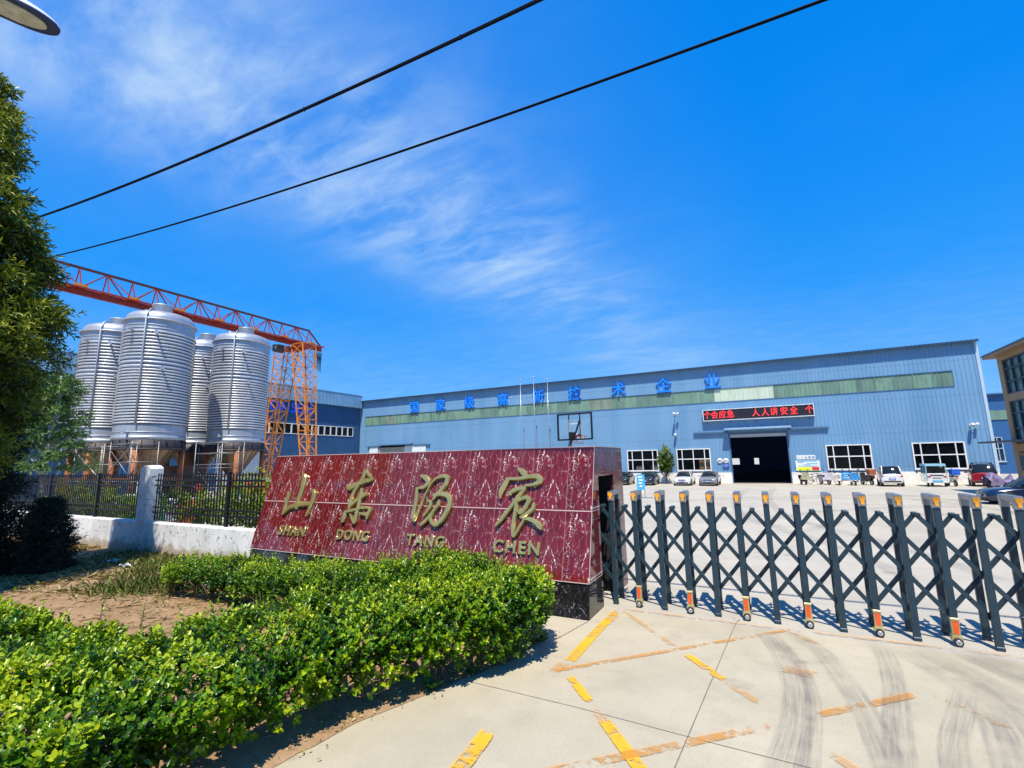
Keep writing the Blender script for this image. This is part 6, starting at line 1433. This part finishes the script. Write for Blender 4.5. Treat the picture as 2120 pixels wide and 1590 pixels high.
# ---- trees
def tree(name, label, cat, base, crown_fn, nclump, per, leafL, leafW, m, trunk, bark, spread=1.0, slen=.35, limbs=8, group=None, droop=0., tb=.4, tmpl=NARROW_T, view=None):
    t = empty(name, base, label, cat, group); P, Nn, tint = [], [], []
    b = Vector(base)
    for _ in range(nclump):
        c, nr, ti = crown_fn(); P.append(b+c); Nn.append(nr); tint.append(ti)
    P = np.array(P); Nn = unit(np.array(Nn)+np.array([[0, 0, -droop]])+rng.normal(0, .25, (nclump, 3)))
    o = shoots(P, Nn, per, slen, leafL, leafW, spread, np.clip(np.array(tint)+rng.normal(0, .08, nclump), 0, 1), .22)
    leaf_mesh('crown', *o, m, t, tmpl)
    mb = MB(); pts, rad = trunk; pts = [b+Vector(p) for p in pts]; mb.tube(pts, rad, 10)
    for k in range(limbs):
        i = rnd.randrange(max(1, len(P))); q = Vector(P[i]); f = min(.95, max(.25, (q.z-b.z)/max(.1, pts[-1].z-b.z)-.12)); j = f*(len(pts)-1); a = pts[int(j)].lerp(pts[min(int(j)+1, len(pts)-1)], j-int(j))
        q = a.lerp(q, .85); mid = a.lerp(q, .5)+Vector((0, 0, .1)); r0 = rad[min(int(j), len(rad)-1)]*.45; mb.tube([a, mid, q], [r0, r0*.6, r0*.2], 6)
    mb.build('trunk', bark, t); return t
BARK = M('bark', (.12, .085, .055), .9, var=.35, scale=9, bumps=.6, bscale=18, stretch=(1, 1, .3)); BARKW = M('bark_pale', (.50, .50, .47), .8, var=.3, scale=6, dirt=(.2, .19, .16), stretch=(1, 1, .4))
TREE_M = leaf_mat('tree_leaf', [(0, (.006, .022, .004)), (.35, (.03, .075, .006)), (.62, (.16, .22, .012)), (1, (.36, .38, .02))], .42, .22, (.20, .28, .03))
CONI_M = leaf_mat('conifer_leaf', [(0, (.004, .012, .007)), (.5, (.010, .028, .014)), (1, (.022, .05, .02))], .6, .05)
LIGHT_M = leaf_mat('small_tree_leaf', [(0, (.02, .07, .04)), (.5, (.05, .15, .06)), (1, (.20, .30, .05))], .4, .3)
YARD_M = leaf_mat('yard_shrub_leaf', [(0, (.025, .08, .01)), (.5, (.14, .25, .015)), (1, (.40, .44, .03))], .4, .3)
# big roadside tree: column of lobes, taller than the frame's left edge shows
lobes = []
def tree_r(z): return float(np.interp(z, [2.8, 3.6, 4.9, 5.9, 7.2, 8.6, 9.5, 10.8, 12.0, 12.4], [1.2, 1.9, 2.35, 2.35, 2.1, 1.5, 1.15, .95, .65, .2]))
for k in range(115):
    z = 2.7+9.2*rnd.random()**1.2; R0 = tree_r(z); lr = min(R0*.75, rnd.uniform(.30, .66)); rr = max(0, R0-lr*.82); an = rnd.random()*6.283; q = rnd.random()**.3
    lobes.append((rr*q*math.cos(an), rr*q*math.sin(an), z, lr, rnd.uniform(-.10, .22)))
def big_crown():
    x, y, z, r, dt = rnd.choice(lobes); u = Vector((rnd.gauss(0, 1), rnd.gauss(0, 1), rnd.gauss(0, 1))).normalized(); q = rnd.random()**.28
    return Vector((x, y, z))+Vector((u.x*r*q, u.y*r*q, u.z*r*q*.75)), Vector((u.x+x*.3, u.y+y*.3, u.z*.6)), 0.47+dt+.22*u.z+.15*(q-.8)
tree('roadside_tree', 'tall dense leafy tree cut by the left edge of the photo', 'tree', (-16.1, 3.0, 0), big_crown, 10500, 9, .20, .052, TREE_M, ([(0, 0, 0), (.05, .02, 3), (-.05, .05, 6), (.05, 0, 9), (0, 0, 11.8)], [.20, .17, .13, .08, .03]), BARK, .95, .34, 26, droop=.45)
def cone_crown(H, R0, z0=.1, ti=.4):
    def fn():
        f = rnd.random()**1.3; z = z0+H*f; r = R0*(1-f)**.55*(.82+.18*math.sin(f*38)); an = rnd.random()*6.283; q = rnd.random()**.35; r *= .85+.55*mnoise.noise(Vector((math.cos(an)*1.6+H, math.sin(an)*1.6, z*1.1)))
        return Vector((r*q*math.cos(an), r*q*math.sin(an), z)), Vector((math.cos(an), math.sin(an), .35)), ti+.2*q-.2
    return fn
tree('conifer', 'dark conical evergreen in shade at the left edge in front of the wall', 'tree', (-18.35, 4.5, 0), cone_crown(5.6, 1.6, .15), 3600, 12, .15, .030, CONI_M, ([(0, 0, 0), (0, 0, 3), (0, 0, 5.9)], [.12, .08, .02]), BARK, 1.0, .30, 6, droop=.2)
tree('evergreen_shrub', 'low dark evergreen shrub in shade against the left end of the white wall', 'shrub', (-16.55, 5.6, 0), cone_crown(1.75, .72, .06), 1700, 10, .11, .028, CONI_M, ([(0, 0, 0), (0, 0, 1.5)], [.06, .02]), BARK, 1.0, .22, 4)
def layer_crown(H0, H1, R0, n=7, ti=.45):
    ly = [(H0+(H1-H0)*k/(n-1), R0*(1.0-.6*(k/(n-1))**1.4)*rnd.uniform(.8, 1.1), rnd.uniform(0, 6.28)) for k in range(n)]
    def fn():
        z, r, a0 = rnd.choice(ly); an = a0+rnd.choice(range(5))*1.257+rnd.gauss(0, .20); q = rnd.random()**.6
        return Vector((r*q*math.cos(an), r*q*math.sin(an), z+.30*q-.25*q*q+rnd.gauss(0, .12))), Vector((math.cos(an), math.sin(an), .05)), ti+.25*q+.1*rnd.random()
    return fn
tree('slender_tree', 'small light green tree with a pale trunk behind the left railing', 'tree', (-28.3, 9.2, 0), layer_crown(2.7, 6.6, 1.75, 9, .40), 1300, 9, .19, .055, LIGHT_M, ([(0, 0, 0), (.1, .05, 1.6), (.2, 0, 3.2), (.3, .1, 5), (.3, .1, 6.8)], [.16, .14, .11, .07, .03]), BARKW, .95, .34, 22, droop=.25)
def blob(H0, H1, rx, ti=.45):
    def fn():
        u = Vector((rnd.gauss(0, 1), rnd.gauss(0, 1), rnd.gauss(0, 1))).normalized(); q = rnd.random()**.45; h = (H1-H0)/2
        return Vector((u.x*rx*q, u.y*rx*q, (H0+H1)/2+u.z*h*q)), Vector((u.x, u.y, abs(u.z)+.4)), ti+.2*u.z+.1*q
    return fn
for x, y, H_, r_, lb in [(-15.9, 8.95, 1.75, .62, 'leafy shrub behind the railing just right of the white pillar'), (-14.5, 9.2, 1.95, .60, 'yellow green shrub behind the railing mid way to its centre post'), (-13.05, 9.0, 2.45, .55, 'tallest yellow green shrub behind the railing near the sign wall'), (-12.2, 8.85, 1.75, .50, 'last leafy shrub behind the railing beside the sign wall'),
                         (-24.2, 9.0, 2.0, .7, 'leafy shrub behind the left railing by the pale trunk'), (-22.6, 9.2, 1.8, .65, 'leafy shrub behind the left railing nearest the left gatepost'), (-20.2, 9.1, 1.55, .7, 'low leafy shrub behind the left railing before the green bin')]:
    if 'left gatepost' in lb: lb = 'leafy shrub behind the left railing between two other shrubs'
    tree('shrub', lb, 'shrub', (x, y, 0), blob(.5, H_, r_, .48), 170, 9, .12, .05, YARD_M, ([(0, 0, 0), (.03, 0, H_*.5), (0, .03, H_*.85)], [.03, .02, .01]), BARK, .95, .26, 10, group='shrubs behind the railing', tmpl=LEAF_T)
tree('shrub', 'thin dark leafed plant climbing the side of the white pillar', 'shrub', (-16.55, 8.62, 0), blob(.9, 1.95, .33, .25), 90, 8, .085, .04, HEDGE_M, ([(0, 0, 0), (.02, .1, .8), (.1, .15, 1.5)], [.015, .01, .006]), BARK, .95, .22, 6, tmpl=LEAF_T)
tree('young_tree', 'small young tree between two parked cars before the warehouse wall', 'tree', (-8.55, 49.6, 0), blob(.5, 3.6, .62, .35), 330, 9, .19, .10, TREE_M, ([(0, 0, 0), (.05, 0, 1.4), (0, 0, 3.3)], [.06, .05, .02]), BARK, 1.0, .34, 12, tmpl=LEAF_T)
# ---- grass, straw and weeds on the bed
GRASS_M = leaf_mat('grass_blade', [(0, (.05, .10, .015)), (.5, (.12, .19, .025)), (.75, (.34, .27, .09)), (1, (.52, .40, .20))], .6, .2, (.35, .38, .08))
def blades(name, n, fn, L, W, flat):
    P, T, ti, LL = [], [], [], []
    for _ in range(n):
        x, y, c, l = fn(); an = rnd.random()*6.283; f = rnd.uniform(*flat)
        P.append((x, y, .03)); T.append((math.cos(an)*f, math.sin(an)*f, 1-f*.9)); ti.append(c); LL.append(L*l*rnd.uniform(.6, 1.4))
    n = len(P); NNv = unit(rng.normal(0, 1, (n, 3))+np.array([[0, 0, .5]]))
    ob_ = leaf_mesh(name, P, T, NNv, LL, np.full(n, W)*rng.uniform(.7, 1.3, n), np.clip(np.array(ti)+rng.normal(0, .06, n), 0, 1), GRASS_M, None, NARROW_T); tag(ob_, kind='stuff'); return ob_
def straw_pos():
    while True:
        x, y = rnd.uniform(-21, -9.0), rnd.uniform(4.2, 8.0)
        k = mnoise.noise(Vector((x*.5, y*.5, 3)))+.9*mnoise.noise(Vector((x*1.6, y*1.6, 1)))
        if y > 4.6 and k > -.05+(.65 if (y < 5.9 and x > -14.5) else 0): return x, y, rnd.choice((.78, .9, 1.0, .95)), 1.0
ob_ = blades('dry_grass', 12000, straw_pos, .22, .007, (.75, 1.05)); ob_['label'] = 'dry straw lying on the soil before the white wall'
def green_pos():
    c = rnd.choice([(-15.6, 7.4, 1.0, .5), (-14.2, 7.3, .9, .45), (-12.6, 7.2, .9, .5), (-11.8, 5.9, .5, .35), (-13.1, 6.7, .6, .4), (-11.3, 6.9, .6, .4), (-12.3, 5.7, .4, .3)])
    return c[0]+rnd.gauss(0, c[2]), min(7.98, c[1]+rnd.gauss(0, c[3])), rnd.choice((.2, .35, .5, .5, .7)), .9
ob_ = blades('grass', 4500, green_pos, .20, .008, (.25, .85)); ob_['label'] = 'tufts of green grass at the foot of the white wall'
def litter_pos():
    e = rnd.choice([(-3.3, 6.4), (-3.5, 5.7), (-3.75, 5.0), (-4.05, 4.2), (-4.2, 3.4), (-8.8, 5.3), (-10, 5.2), (-7.5, 5.0)]); return e[0]-.12+rnd.gauss(0, .2), e[1]+rnd.gauss(0, .35), rnd.choice((.75, .85, 1.0)), .35
ob_ = blades('leaf_litter', 1300, litter_pos, .11, .022, (.9, 1.1)); ob_['label'] = 'dry leaf litter under the hedges'
WEED_M = leaf_mat('weed_leaf', [(0, (.02, .08, .015)), (.6, (.07, .20, .03)), (1, (.18, .33, .05))], .45, .3)
for i, (x, y, r_, lb) in enumerate([(-3.28, 5.78, .16, 'broad leafed weed at the middle of the driveway edge'), (-3.62, 4.78, .13, 'low weed under the hedge nearer the viewer'), (-3.06, 6.62, .15, 'dark weed at the hedge end close to the sign base'), (-3.42, 5.35, .10, 'small upright weed between two larger weeds at the driveway edge')]):
    w = empty('weed', (x, y, 0), lb, 'weed', 'weeds along the driveway edge'); n = 14; an = rng.uniform(0, 6.28, n); T = np.stack([np.cos(an), np.sin(an), rng.uniform(.3, 1.1, n)], 1)
    leaf_mesh('leaves', np.tile([[x, y, .02]], (n, 1))+rng.normal(0, .02, (n, 3))*[[1, 1, 0]], T, unit(np.stack([-np.cos(an)*.4, -np.sin(an)*.4, np.ones(n)], 1)), r_*rng.uniform(.7, 1.4, n), r_*.38*rng.uniform(.8, 1.2, n), rng.uniform(.3, .8, n), WEED_M, w)
# sprigs standing out of the hedge and two scraps of litter
for i, (x, y, h_, lb) in enumerate([(-7.15, 3.0, 1.02, 'leafy sprig sticking up alone from the hedge in front of the bare soil'), (-6.55, 3.15, .98, 'leaning leafy sprig right of the tallest sprig over the bare soil')]):
    w = empty('sprig', (x, y, .3), lb, 'sprig'); st = MB(); st.tube([(x, y, .3), (x+.02, y, .7), (x+.06, y+.03, h_+.22)], [.010, .008, .003], 5); st.build('stem', STEM, w)
    o = shoots(np.array([[x+.01, y, .62]]), np.array([[.10, .05, 1.]]), 15, (h_-.40), .06, .03, .8, np.array([.45]), .3); leaf_mesh('leaves', *o, HEDGE_M, w)
# clods and small stones on the bare soil
cl = MB()
for _ in range(260):
    x, y = rnd.uniform(-16, -6.2), rnd.uniform(3.0, 6.6); r_ = .006+.024*rnd.random()**3
    cl.box((x, y, .05+r_*.2), (r_*2*rnd.uniform(.7, 1.4), r_*2, r_*1.3), Matrix.Rotation(rnd.random()*3, 3, 'Z') @ Matrix.Rotation(rnd.uniform(-.4, .4), 3, 'X'), 0, r_*.45)
tag(cl.build('clods', M('clod', (.30, .20, .12), .95, var=.4, scale=20)), 'small clods and stones scattered on the bare soil', kind='stuff')
def bare_pos(): return rnd.uniform(-15, -6.5), rnd.uniform(3.4, 6.4), rnd.choice((.75, .9, 1.0)), 1.0
ob_ = blades('straw', 1100, bare_pos, .17, .006, (.95, 1.08)); ob_['label'] = 'single dry stalks scattered over the bare soil'
PW = M('paper_white', (.62, .65, .68), .7, var=.1)
for i, (x, y, rz, lb) in enumerate([(-14.9, 6.75, .4, 'crumpled white scrap of paper on the shaded soil'), (-15.9, 6.9, 1.3, 'faint grey plastic scrap farther left on the shaded soil')]):
    s = empty('paper_scrap', (x, y, .05), lb, 'litter', None, rz); mb = MB(); vs = [(.16*(a-2)/2, .10*(b-1.5)/1.5, .05+.05*math.sin(a*2.3+b*1.7)) for a in range(5) for b in range(4)]
    mb.add(vs, [(a*4+b, (a+1)*4+b, (a+1)*4+b+1, a*4+b+1) for a in range(4) for b in range(3)]); mb.build('sheet', PW, s, world=False)
